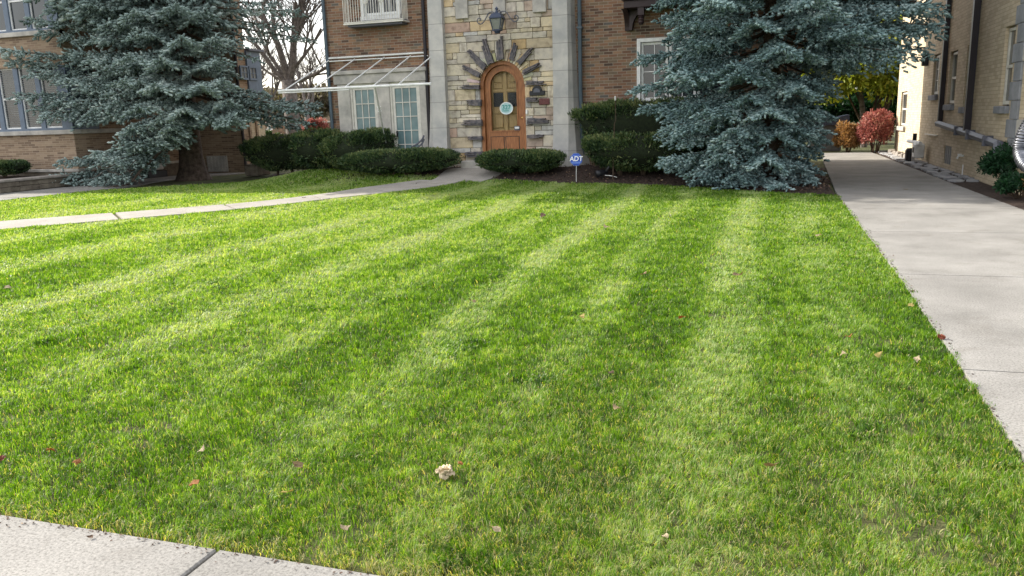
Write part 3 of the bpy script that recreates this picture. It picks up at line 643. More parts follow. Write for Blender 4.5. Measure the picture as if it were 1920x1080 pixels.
# inner door behind the glass
idm = MB().prism([(x, z) for x, z in arch(R2 - .02, 24, DB + .02)], 19.30, 19.36); idr = idm.build('inner_door', MT['woodin'], house); idr['label'] = 'pale panelled door seen through the arched glass'
pn = MB(); dk = MB()
for s2 in (-1, 1):
    xa, xb = DC + s2 * .045, DC + s2 * .31
    dk.box(xa + s2 * .02, xb - s2 * .0, 19.272, 19.30, 1.72, 2.05)
    for (za, zb) in ((1.2, 1.52), (2.15, 2.27), (2.3, 2.5)): pn.box(xa + s2 * .03, xb - s2 * .02, 19.275, 19.301, za, zb, bev=.015)
pn.box(DC - .045, DC + .045, 19.26, 19.30, 1.0, 2.7); pn.box(DC - .33, DC + .33, 19.262, 19.30, 2.07, 2.13); pn.box(DC - .33, DC + .33, 19.262, 19.30, 1.56, 1.66)
pn.build('panel_moulding', MT['woodin'], idr); dk.build('leaded_light', MT['black'], idr)
# step
st = PY(867, 296, 18.6); tag(MB().box(-7.36, -5.3, 18.62, 19.2, -.05, .43, bev=.012).build('doorstep', MT['lime'], house), None)
MB().box(-7.1, -5.6, 18.86, 19.18, .43, .475, bev=.006).build('threshold', MT['slate'], house)
# mail slot & doorbell
p = PY(969, 240, 19.1); MB().box(p.x - .07, p.x + .07, 19.108, 19.14, p.z - .06, p.z + .05, bev=.008).build('mail_slot', MT['greymetal'], dl)
MB().box(p.x - .055, p.x + .06, 19.098, 19.108, p.z - .02, p.z + .03, bev=.004).build('slot_flap', MT['white2'], dl)
p = PY(987, 210, 19.0); MB().box(p.x - .01, p.x + .035, 18.96, 19.03, p.z - .05, p.z + .05, bev=.006).build('doorbell', MT['white2'], house)
# oval plaque hanging on the door
p = PY(950, 203, 19.1)
pl = tag(empty('oval_plaque', (p.x, 19.1, p.z)), 'pale blue oval number plaque hanging on the arched wooden door', 'plaque')
m1 = MB(); m1.prism([(p.x + .165 * math.cos(a), p.z + .145 * math.sin(a)) for a in [2 * math.pi * i / 28 for i in range(28)]], 19.08, 19.112); m1.build('board', MT['plaque'], pl)
m1 = MB(); ring = [(math.cos(2 * math.pi * i / 28), math.sin(2 * math.pi * i / 28)) for i in range(28)]
for i in range(28):
    a, b_ = ring[i], ring[(i + 1) % 28]; m1.prism([(p.x + .15 * a[0], p.z + .13 * a[1]), (p.x + .17 * a[0], p.z + .15 * a[1]), (p.x + .17 * b_[0], p.z + .15 * b_[1]), (p.x + .15 * b_[0], p.z + .13 * b_[1])], 19.07, 19.082)
m1.build('rim', MT['white2'], pl)
def text(txt, name, mat, parent, x, y, z, size, rot=0, ext=.002, yaw=0, shear=0):
    cv = bpy.data.curves.new(name, 'FONT'); cv.body = txt; cv.size = size; cv.align_x = 'CENTER'; cv.align_y = 'CENTER'; cv.extrude = ext; cv.offset = size * .02; cv.shear = shear
    o = bpy.data.objects.new('tmp', cv); COL.objects.link(o); dg = bpy.context.evaluated_depsgraph_get(); me = bpy.data.meshes.new_from_object(o.evaluated_get(dg)); bpy.data.objects.remove(o)
    me.transform(Matrix.Translation((x, y, z)) @ Matrix.Rotation(yaw, 4, 'Z') @ Matrix.Rotation(math.pi / 2, 4, 'X')); me.materials.clear()
    return link(name, me, mat, parent)
text('327', 'number', MT['tealink'], pl, p.x, 19.072, p.z + .02, .15)
m1 = MB(); m1.box(p.x - .11, p.x + .06, 19.068, 19.08, p.z - .07, p.z - .052); m1.build('underline', MT['tealink'], pl)
# lunette plaque right of the door
p = PY(1007, 171, 18.95)
lp = tag(empty('lunette_plaque', (p.x, 18.97, p.z)), 'black half-round house number plaque on the stones right of the door', 'plaque')
m1 = MB(); m1.box(p.x - .19, p.x + .19, 18.93, 19.0, p.z - .10, p.z + .01, bev=.008); m1.prism([(p.x + .12 * math.cos(a), p.z + .01 + .12 * math.sin(a)) for a in [math.pi * i / 14 for i in range(15)]], 18.93, 19.0); m1.build('board', MT['black'], lp)
m1 = MB(); m1.prism([(p.x + .085 * math.cos(a), p.z - .03 + .10 * math.sin(a)) for a in [math.pi * i / 14 for i in range(15)]], 18.915, 18.935); m1.build('relief', MT['greymetal'], lp)
# ---- lantern on scroll bracket
p = PY(932, 40, 18.62); lx, lz = p.x, p.z
ln = tag(empty('wall_lantern', (lx, 18.62, lz)), 'blue-black glass lantern on a scrolled iron bracket above the arched door', 'lantern')
m1 = MB(); hw = .095
def ring4(w, z): return [(lx - w, 18.62 - w, z), (lx + w, 18.62 - w, z), (lx + w, 18.62 + w, z), (lx - w, 18.62 + w, z)]
prof = [(.085, lz - .20), (.095, lz - .19), (.135, lz + .05), (.15, lz + .06), (.15, lz + .085), (.10, lz + .17), (.03, lz + .20), (.02, lz + .26), (.035, lz + .28), (.004, lz + .33)]
vs = [q_ for w, z in prof[3:] for q_ in ring4(w, z)]; fs = [(i * 4 + k, i * 4 + (k + 1) % 4, i * 4 + 4 + (k + 1) % 4, i * 4 + 4 + k) for i in range(len(prof) - 4) for k in range(4)] + [(3, 2, 1, 0)]; m1.add(vs, fs)
m1.build('cap', MT['lampblue'], ln)
m1 = MB()
for sx in (-1, 1):
    for sy in (-1, 1): m1.tube([(lx + sx * .085, 18.62 + sy * .085, lz - .19), (lx + sx * .135, 18.62 + sy * .135, lz + .06)], .011, 5)
m1.box(lx - .095, lx + .095, 18.525, 18.715, lz - .215, lz - .185); m1.lathe(lx, 18.62, [(.06, lz - .27), (.085, lz - .215)], 8); m1.build('cage', MT['lampblue'], ln)
m_l, ns, ls, b = new_mat('seeded_lantern_glass'); b.inputs['Base Color'].default_value = (.35, .38, .36, 1); b.inputs['Transmission Weight'].default_value = .5; b.inputs['Roughness'].default_value = .25
m1 = MB(); a, b_ = ring4(.078, lz - .18), ring4(.125, lz + .05); m1.add(a + b_, [(k, (k + 1) % 4, 4 + (k + 1) % 4, 4 + k) for k in range(4)]); m1.build('glass', m_l, ln)
def scroll(sgn):
    pts = [(0, .16), (.10, .22), (.20, .20), (.27, .10), (.33, .02), (.40, -.03), (.47, -.01), (.50, .05), (.47, .10), (.42, .10), (.405, .065), (.43, .045)]
    return smooth_path([(lx + sgn * .02 + sgn * a * .98, 18.66 + .25 * (a > .3) * 0, lz + b2) for a, b2 in pts], 4)
m1 = MB(); m1.tube(scroll(-1), .013, 6); m1.tube(scroll(1), .013, 6); m1.tube([(lx, 18.66, lz + .2), (lx, 18.8, lz + .27), (lx, 19.02, lz + .2)], .014, 6); m1.build('bracket', MT['greymetal'], ln, smooth=True)
# ---- french doors and limestone surround
sx0, sx1 = -11.0, -8.38
m1 = MB(); m1.box(sx0, sx1, 19.08, 19.2, 2.42, 2.66, bev=.01); m1.box(sx0 - .03, sx1 + .03, 19.03, 19.2, 2.66, 2.76, bev=.01); m1.box(-11.0 + .08, -10.56, 19.10, 19.2, .1, 2.42, bev=.01); m1.box(-8.58, -8.40, 19.10, 19.2, .1, 2.42, bev=.01)
m1.box(-9.78, -9.42, 19.10, 19.34, .1, 2.42, bev=.01); m1.box(-10.7, -8.5, 19.02, 19.2, .25, .42, bev=.01); m1.build('door_surround', MT['lime'], house)
for i, (a, b_) in enumerate(((-10.56, -9.78), (-9.42, -8.58))):
    MB().box(a, a + .045, 19.14, 19.3, .42, 2.42).box(b_ - .045, b_, 19.14, 19.3, .42, 2.42).box(a + .045, b_ - .045, 19.141, 19.3, 2.34, 2.42).build('door_frame', MT['white'], house)
    f = sash(house, a + .048, b_ - .048, .43, 2.335, 19.17, 3, 5, fw=.068, mw=.020, frame='white', glass='curtain', name='french_door')
    hx = b_ - .12 if i == 0 else a + .12
    MB().box(hx - .015, hx + .015, 19.16, 19.2, 1.05, 1.2).tube([(hx, 19.16, 1.16), (hx, 19.12, 1.16), (hx + .06 * (-1 if i == 0 else 1), 19.12, 1.15)], .01, 5).build('handle', MT['black'], f)
# ---- upper left window with guard
f = MB().box(w_up[0], w_up[0] + .09, 19.1, 19.3, 4.05, 5.6).box(w_up[1] - .09, w_up[1], 19.1, 19.3, 4.05, 5.6).box(w_up[0], w_up[1], 19.06, 19.3, 3.96, 4.06).build('window_frame', MT['white2'], house)
for a, b_ in ((-9.99, -9.53), (-9.52, -9.07)): sash(house, a, b_, 4.08, 5.55, 19.16, 2, 4, frame='white2')
gx0, gx1 = -10.42, -8.80
m1 = MB(); gy0 = 18.82
for z in (3.90, 5.3):
    m1.tube([(gx0, 19.18, z), (gx0, gy0, z), (gx1, gy0, z), (gx1, 19.18, z)], .014, 5)
m1.box(gx0 - .02, gx1 + .02, gy0 - .01, 19.18, 3.85, 3.885)
for i in range(24):
    x = gx0 + (gx1 - gx0) * i / 23; m1.tube([(x, gy0, 3.9), (x, gy0, 5.3)], .0085, 4)
for i in range(1, 5):
    y = gy0 + (19.18 - gy0) * i / 5
    for x in (gx0, gx1): m1.tube([(x, y, 3.9), (x, y, 5.3)], .0085, 4)
for cx in (-9.78, -9.35):
    m1.tube([(cx + .07 * math.cos(a), gy0 - .012, 4.42 + .10 * math.sin(a)) for a in [2 * math.pi * i / 14 for i in range(15)]], .011, 4)
    m1.tube([(cx, gy0 - .012, 4.25), (cx - .045, gy0 - .012, 4.42), (cx, gy0 - .012, 4.6), (cx + .045, gy0 - .012, 4.42), (cx, gy0 - .012, 4.25)], .009, 4)
m1.build('window_guard', MT['white'], house)
m1 = MB()
for i in range(15): x = -10.25 + i * .1; m1.box(x, x + .06, 18.9, 19.17, 3.89, 3.91)
m1.box(-10.35, -8.85, 18.88, 19.19, 3.80, 3.86); m1.build('guard_shelf', MT['greymetal'], house)
# ---- downspouts
MB().tube([(-8.37, 19.12, 7.2), (-8.37, 19.12, .3)], .045, 8).build('downspout', MT['darkmetal'], house)
MB().tube([(-11.16, 19.13, 7.2), (-11.16, 19.13, .2)], .045, 8).build('downspout', MT['bluegrey'], house)
m1 = MB().tube([(-4.41, 19.08, 7.2), (-4.41, 19.08, 2.0), (-4.38, 19.1, .3)], .048, 8)
m1.box(-4.47, -4.35, 19.02, 19.2, 3.42, 3.47); m1.build('downspout', MT['bluegrey'], house)
# ---- right window
MB().box(-3.08, -3.0, 19.1, 19.3, 1.65, 3.12).box(-1.08, -1.0, 19.1, 19.3, 1.65, 3.12).box(-3.0, -1.08, 19.1, 19.3, 3.04, 3.12).box(-3.0, -1.08, 19.1, 19.3, 1.65, 1.72).build('window_frame', MT['white2'], house)
MB().box(-3.14, -.94, 19.1, 19.2, 1.55, 1.65, bev=.01).build('window_sill', MT['lime'], house)
for k in range(3):
    a = -2.99 + k * .638; sash(house, a, a + .61, 1.73, 3.03, 19.17, 2, 4, frame='white2', fw=.055)
for k in range(2):
    a = -2.9 + k * .86; sash(house, a, a + .84, 4.7, 5.9, 19.24, 2, 3, frame='white2', fw=.055)
# ---- brown timber oriel with brackets
m1 = MB(); bz = PY(1240, 12, 18.75).z; m1.box(-3.30, -.7, 18.62, 19.2, bz, bz + .16, bev=.01); m1.box(-3.34, -.66, 18.56, 19.2, bz + .16, bz + .42, bev=.01)
m1.build('oriel_beam', MT['brownpaint'], house)
MB().box(-3.3, -.7, 18.66, 19.2, bz + .42, 5.2).build('oriel_panel', MT['white'], house)
def bracket(x):
    bt = PY(1173, 58, 19.15).z; m = MB(); pts = [(19.19, bt), (19.13, bt)]
    for i in range(9):
        a = math.pi / 2 * i / 8; pts.append((19.13 - .42 * (1 - math.cos(a)), bt + (bz - bt - .02) * math.sin(a)))
    pts += [(18.62, bz - .005), (19.19, bz - .005)]
    # curve also opens sideways, like the photo's spandrel
    m.prism(pts, x - .05, x + .07, axis='x')
    sp = [(x + .07, bt), (x + .13, bt)] + [(x + .13 + .34 * (1 - math.cos(math.pi / 2 * i / 8)), bt + (bz - bt - .01) * math.sin(math.pi / 2 * i / 8)) for i in range(1, 9)] + [(x + .07, bz - .005)]
    m.prism(sp, 19.02, 19.19); return m.build('bracket', MT['brownpaint'], house)
bracket(-3.31); bracket(-.85)
for x in (-2.92, -1.1):
    z = bz
    MB().box(x - .07, x + .07, 18.64, 18.78, z - .16, z).lathe(x, 18.71, [(.045, z - .16), (.075, z - .19), (.055, z - .22), (.075, z - .25), (.06, z - .285), (.07, z - .31), (.045, z - .36), (.01, z - .375)], 12).build('pendant', MT['brownpaint'], house)
# ---- awning frame
aw = tag(empty('awning_frame', (-9.8, 18, 2.7)), 'bare white metal awning frame over the paired glass doors', 'awning frame')
oy = 17.0; zo = PY(700, 162, oy).z
m1 = MB(); xr = PY(808, 158, oy).x
m1.tube([(-11.15, 19.14, 3.1), (-8.35, 19.14, 3.1)], .022, 6); m1.tube([(-11.1, 19.12, 3.02), (-8.3, 19.12, 3.02)], .014, 5); m1.build('wall_rail', MT['white2'], aw)
MB().tube([(-11.3, oy, zo - .0), (xr, oy, zo)], .028, 6).tube([(-11.3, oy, zo - .05), (-9.4, oy, zo - .05)], .014, 5).build('outer_rail', MT['white2'], aw)
for x in (-11.12, -10.35, -9.51, -8.78, -8.15):
    MB().tube([(x, 19.12, 3.04), (x, oy, zo + .01)], .016, 6).build('rafter', MT['white2'], aw)
a = PY(703, 163, oy); b_ = PY(718, 240, 18.3)
m1 = MB(); pts = [a.lerp(b_, t) for t in (0, .3, .5, .7, 1)] ; m1.tube(pts, [.022, .020, .024, .020, .022], 6)
for t in (.48, .53, .58): c = a.lerp(b_, t); m1.tube([c + Vector((-.05, 0, .02)), c + Vector((0, -.02, -.012)), c + Vector((.05, 0, .02))], .012, 5)
e2 = b_ + (b_ - a).normalized() * .9; m1.tube([b_, e2], .014, 6); m1.build('stay', MT['white2'], aw)
# curved rail by the left buttress
rl = tag(empty('curved_handrail', (-8.6, 18.6, .3)), 'grey curved handrail at the foot of the left buttress', 'handrail')
a = [PY(772, 276, 18.5), PY(782, 270, 18.5), PY(791, 262, 18.55), PY(795, 254, 18.6)]
MB().tube(smooth_path(a), .022, 6).tube(smooth_path([q_ - Vector((0, 0, .09)) for q_ in a]), .022, 6).build('rails', MT['greymetal'], rl)
MB().tube([a[0], Vector((a[0].x, 18.5, .1))], .016, 6).tube([a[2], Vector((a[2].x, 18.55, .1))], .016, 6).build('posts', MT['greymetal'], rl)
# ================================================================== CREAM HOUSE (right)
ch = tag(empty('cream_house', (6, 21, 0)), 'cream brick house along the right side of the driveway', 'house')
WX = 3.7
W0 = (26.75, 27.95, .82, 1.86); W1 = (21.98, 22.8, 1.66, 2.64); W2 = (20.0, 20.78, 1.42, 2.58); W3 = (18.42, 19.1, 1.36, 2.6); W4 = (15.55, 16.2, 1.36, 2.68); BW = (19.85, 20.65, .12, .52)
holes = [W0, W1, W2, W3, W4, BW, (16.5, 17.3, 4.2, 5.4), (20.2, 21, 4.2, 5.4)]
wall('wall', MT['brick_cream'], ch, 15.2, 28.75, -.05, 7.2, holes, WX, axis='x', out=-1, depth=.12)
wall('wall', MT['brick_cream'], ch, WX, 12, -.05, 7.2, [], 28.75, axis='y', out=1)
MB().box(3.95, 12, 15.4, 28.6, -.05, 7.1).build('interior', MT['black'], ch)
MB().add([(3.3, 14.0, 7.2), (12.4, 14.0, 7.2), (12.4, 29.2, 7.2), (3.3, 29.2, 7.2), (7.8, 18.5, 9.2), (7.8, 24.7, 9.2)], [(0, 1, 4), (1, 2, 5, 4), (2, 3, 5), (3, 0, 4, 5), (3, 2, 1, 0)]).build('roof', MT['roof'], ch)
for i, h in enumerate(holes[:5] + holes[6:]):
    if i == 1:
        m_ = (h[0] + h[1]) / 2
        sash(ch, h[0] + .02, m_, h[2] + .03, h[3] - .03, WX + .05, 1, 3, axis='x', frame='white'); sash(ch, m_, h[1] - .02, h[2] + .03, h[3] - .03, WX + .052, 1, 3, axis='x', frame='white')
    else: sash(ch, h[0] + .02, h[1] - .02, h[2] + .03, h[3] - .03, WX + .05, 1, 1, axis='x', frame='white', rail=True)
    MB().box(WX - .07, WX + .1, h[0] - .06, h[1] + .06, h[2] - .12, h[2] + .005, bev=.006).build('window_sill', MT['grey_quoin'] if i else MT['lime'], ch)
f = MB().box(WX + .02, WX + .06, BW[0], BW[1], BW[2], BW[3]).build('basement_window', MT['blind'], ch)
m1 = MB()
for i in range(1, 4): m1.box(WX + .012, WX + .022, BW[0] + i * .2 - .01, BW[0] + i * .2 + .01, BW[2], BW[3])
m1.box(WX + .01, WX + .021, BW[0], BW[1], .31, .33); m1.build('glass_block_grid', MT['greymetal'], f)
MB().box(WX - .10, WX, 21.1, 21.22, 1.0, 6.9).build('downspout', MT['darkmetal'], ch)
MB().box(WX - .12, WX, 18.18, 18.31, .9, 6.9).build('downspout', MT['darkmetal'], ch)
m1 = MB(); m1.tube([(WX - .07, 21.25, 1.0), (WX - .07, 18.2, .86), (WX - .07, 15.5, .72)], .075, 6); m1.tube([(WX - .09, 15.6, .74), (WX - .15, 15.3, .6), (WX - .14, 15.25, .3)], .08, 6)
for y in (18.9, 17.8, 16.4): m1.box(WX - .165, WX, y - .03, y + .03, float(np.interp(y, [15.5, 21.25], [.72, 1.0])) - .09, float(np.interp(y, [15.5, 21.25], [.72, 1.0])) + .09)
m1.build('drain_duct', MT['greymetal'], ch)
# quoins at the near corner, projecting front bay
m1 = MB(); z = -.05; k = 0
while z < 7.1:
    hgt = .30; a = 15.50 if k % 2 else 15.32
    m1.box(WX - .035, WX + .5, 14.9, a, z + .003, z + hgt - .003, bev=.008); z += hgt; k += 1
m1.build('quoins', MT['grey_quoin'], ch)
wall('wall', MT['brick_cream'], ch, 14.2, 14.9, -.05, 7.1, [], WX - .0, axis='x', out=-1)
m1 = MB(); m1.box(WX - .03, WX + .1, 14.0, 14.9, .9, 1.15, bev=.01); m1.box(WX - .03, WX + .1, 14.0, 14.9, 2.05, 2.25, bev=.01); m1.build('stone_band', MT['lime'], ch)
wall('wall', MT['brick_cream'], ch, WX, 12, -.05, 7.1, [], 14.2, axis='y')
# loose stone edging at the foot of the far wall
mb = MB(); r = random.Random(9)
for i in range(24):
    y = 24.0 + i * .18; s2 = r.uniform(.06, .11); tag(MB().box(3.5 - s2 / 2 + r.uniform(-.03, .03), 3.5 + s2, y, y + min(s2 * 1.7, .17), -.02, s2 * r.uniform(.7, 1.4), bev=.02).build('edging_stone', MT['capstone']), 'rough pale stone in the edging row at the foot of the sunlit cream wall', 'stone', 'edging stones along the cream wall')

# gas meter
gm = tag(empty('gas_meter', (3.5, 23.4, 0)), 'grey gas meter and pipes on the cream wall above the flagstones', 'gas meter')
y = 22.9
MB().box(3.38, 3.62, y - .25, y + .1, .12, .48, bev=.03).build('meter_body', MT['white2'], gm)
MB().box(3.365, 3.382, y - .17, y - .02, .26, .4).build('dial', MT['black'], gm)
m1 = MB().tube([(3.48, y + .5, .0), (3.48, y + .5, .62)], .045, 8).tube([(3.45, y + 1.35, .50), (3.47, y + .5, .50), (3.47, y - .5, .5)], .05, 8).tube([(3.48, y - .15, .48), (3.48, y - .15, .56)], .03, 6); m1.build('pipes', MT['white2'], gm)
MB().lathe(3.4, y + .62, [(.11, 0), (.11, .28), (.07, .34)], 10).tube([(3.48, y + .5, .5), (3.48, y + .5, .72)], .05, 8).build('regulator', MT['black'], gm)
MB().box(3.64, 3.7, 21.5, 23, .70, .725).build('conduit', MT['white'], ch)
# wall lamp and spigot
p = PX(1741, 107, 3.7); MB().box(3.55, 3.7, p.y - .08, p.y + .08, p.z - .22, p.z + .12, bev=.02).build('wall_lamp', MT['black'], ch)
p = PX(1803, 292, 3.66); MB().tube([(3.7, p.y, p.z), (3.6, p.y, p.z), (3.58, p.y, p.z - .06)], .022, 6).lathe(3.62, p.y, [(.04, p.z + .02), (.045, p.z + .04)], 8).tube([(3.66, p.y - .2, 0), (3.66, p.y - .2, .22)], .012, 5).build('spigot', MT['white2'], ch)
# silver flexible duct
pts = [PX(1932, 225, 3.5), PX(1918, 252, 3.42), PX(1912, 282, 3.40), PX(1920, 306, 3.42), PX(1938, 320, 3.5)]
pp = smooth_path(pts, 34); rad = [.086 + .007 * math.sin(i * 1.15) for i in range(len(pp))]
tag(MB().tube(pp, rad, 14).build('flexible_duct', MT['silver'], smooth=True), 'crinkled silver flexible duct bulging out at the corner of the cream house', 'duct')
# ================================================================== LEFT HOUSE
lh = tag(empty('tan_brick_house', (-22, 22, 0)), 'tan brick house at the left with slate blue window frames', 'house')
LY = 17.5; LX = -18.2; Y2 = 22.3; X2 = -16.25
zl0 = 1.5; zl1 = PY(5, 152, LY).z; 
wl = (-24.2, -18.42, zl0, 3.2); wu = (-24.2, -18.42, 4.12, 5.7)
wall('wall', MT['brick_tan'], lh, -32, LX, .36, 7.3, [wl, wu], LY)
wall('wall', MT['brick_tan'], lh, LY, Y2, .36, 7.3, [], LX, axis='x', out=1)
wall('wall', MT['brick_tan'], lh, LX, X2, -.05, 7.3, [], Y2)
wall('wall', MT['brick_tan'], lh, Y2, 22.75, -.05, 7.3, [], X2, axis='x', out=1)
wall('wall', MT['brick_tan'], lh, -32, X2, -.05, 7.3, [], 22.75, out=1)
MB().box(-32, LX + .06, LY - .06, Y2 - .01, -.05, .36, bev=.01).build('foundation', MT['granite'], lh)
MB().box(-32, LX + .1, LY - .1, Y2 - .02, .36, .44, bev=.01).build('water_table', MT['lime'], lh)
MB().box(-31.8, LX - .3, LY + .3, 22.6, -.05, 7.2).build('interior', MT['black'], lh)
MB().add([(-32.4, LY - .5, 7.3), (X2 + .3, LY - .5, 7.3), (X2 + .3, 23, 7.3), (-32.4, 23, 7.3), (-22, 20.2, 8.8), (-27, 20.2, 8.8)], [(0, 1, 4, 5), (1, 2, 4), (2, 3, 5, 4), (3, 0, 5), (3, 2, 1, 0)]).build('roof', MT['roof'], lh)
MB().box(-32, LX + .07, LY - .09, LY + .2, 1.38, 1.5, bev=.01).box(LX - .2, LX + .07, LY + .2, Y2 - .6, 1.38, 1.5, bev=.01).build('window_sill', MT['lime'], lh)
MB().box(-32, LX - .0, LY - .09, LY + .2, 4.0, 4.12, bev=.01).build('window_sill', MT['lime'], lh)
for (zz0, zz1) in ((1.5, 3.2), (4.12, 5.7)):
    x = -18.42; k = 0
    while x > -24:
        MB().box(x - .16, x, LY + .02, LY + .16, zz0, zz1).build('mullion', MT['slateblue'], lh)
        f = sash(lh, x - .16 - .58, x - .16, zz0 + .06, zz1, LY + .07, 1, 1, frame='white2', fw=.035, rail=True)
        if zz0 < 2:
            m1 = MB()
            for j in range(int((zz1 - zz0 - .2) / .05)): m1.box(x - .70, x - .20, LY + .095, LY + .1, zz0 + .13 + j * .05, zz0 + .145 + j * .05)
            m1.build('blind', MT['blind'], f)
        x -= .74; k += 1
    MB().box(x, -18.42, LY + .0, LY + .15, zz0, zz0 + .06).build('lower_rail', MT['slateblue'], lh)
MB().box(LX - .2, LX + .02, LY - .02, LY + .02, 1.5, 3.2).box(LX - .004, LX + .02, LY + .0, LY + .9, 1.5, 3.2).build('corner_panel', MT['slateblue'], lh)
MB().box(LX - .2, LX + .02, LY - .02, LY + .02, 4.12, 5.7).build('corner_panel', MT['slateblue'], lh)
MB().tube([(X2 + .05, Y2 - .08, 7.2), (X2 + .02, Y2 - .08, .1)], .045, 8).build('downspout', MT['darkmetal'], lh)
# lattice block, box and green post on the shaded wall
p0 = PY(390, 325, Y2 - .05); p1 = PY(424, 292, Y2 - .05); m1 = MB(); m1.box(p0.x, p1.x, Y2 - .04, Y2 - .0, max(p0.z, .02), p1.z)
for i in range(6):
    for j in range(5):
        x = p0.x + (p1.x - p0.x) * (i + .5) / 6; z = .06 + (p1.z - .08) * (j + .5) / 5; s2 = .03
        m1.prism([(x - s2, z), (x, z + s2 * 1.1), (x + s2, z), (x, z - s2 * 1.1)], Y2 - .065, Y2 - .045)
m1.build('lattice_block', MT['lime'], lh)
p = PX(281, 300, LX + .15); ac = tag(empty('utility_box', (LX + .2, p.y, 0)), 'grey utility box against the shaded wall behind the left spruce', 'utility box')
MB().box(LX + .02, LX + .35, p.y - .35, p.y + .35, .22, .62, bev=.03).build('cabinet', MT['lime_grey'], ac); MB().box(LX + .02, LX + .4, p.y - .4, p.y + .4, 0, .2, bev=.01).build('plinth', MT['black'], ac)
p = PX(256, 330, LX + .25); tag(MB().tube([(LX + .22, p.y, 0), (LX + .22, p.y, .42)], .055, 8).lathe(LX + .22, p.y, [(.07, .4), (.07, .44), (.03, .47)], 10).build('green_post', MT['green_pipe']), 'short green post beside the grey utility box', 'post')
# raised stone planter
pt = tag(empty('stone_planter', (-18.8, 15, 0)), 'low dark stone planter wall in front of the tan brick house', 'planter')
m1 = MB(); r = random.Random(4); y = 9.0
while y < 17.4:
    w = r.uniform(.35, .6); z = 0
    for hgt in (.13, .13): m1.box(-18.45, -18.1 + r.uniform(-.012, .012), y + .004, min(y + w, 17.4), z + .003, z + hgt - .002, bev=.012); z += hgt
    y += w
m1.build('wall', MT['granite'], pt); MB().box(-18.5, -18.06, 9, 17.42, .26, .32, bev=.012).build('coping', MT['capstone'], pt); MB().box(-22, -18.45, 9, 17.42, 0, .27).build('soil', MT['mulch'], pt)
tag(MB().box(-14.9, -14.4, 20.3, 20.9, 0, .3, bev=.03).box(-14.88, -14.42, 20.34, 20.86, .3, .34, bev=.01).build('stone_block', MT['granite']), 'small dark stone block on the ground left of the yew hedge', 'block')
# rear wing of the left house with slate-blue upper bay
ye = PX(493, 200, X2).y; zt = PX(449, 178, X2).z; z2 = PX(441, 93, X2).z; zt2 = PX(489, 182, X2).z
wall('rear_wall', MT['brick_cream'], lh, 22.75, ye, -.05, zt, [], X2, axis='x', out=1)
MB().box(-24, X2 - .02, 22.8, ye - .01, -.05, zt).build('rear_wing', MT['brick_cream'], lh)
for y in (22.95, ye - .9): MB().box(X2 - .1, X2 + .05, y, y + .09, -.05, zt).build('pilaster', MT['brick_tan'], lh)
MB().box(-24, X2 + .06, 22.76, ye + .02, zt, z2, bev=.01).build('rear_bay', MT['slateblue'], lh)
MB().box(-24, X2 + .16, 22.77, ye + .12, z2, z2 + .07).build('rear_bay_roof', MT['greymetal'], lh)
w0 = PX(447, 140, X2).y; w1 = PX(480, 140, X2).y; zw1 = PX(460, 124, X2).z; zw0 = PX(460, 150, X2).z
for k in range(2):
    a = w0 + (w1 - w0) * k / 2; sash(lh, a, a + (w1 - w0) / 2 - .06, zw0, zw1, X2 + .10, 2, 2, axis='x', frame='slateblue', glass='blind', fw=.05, out=1)
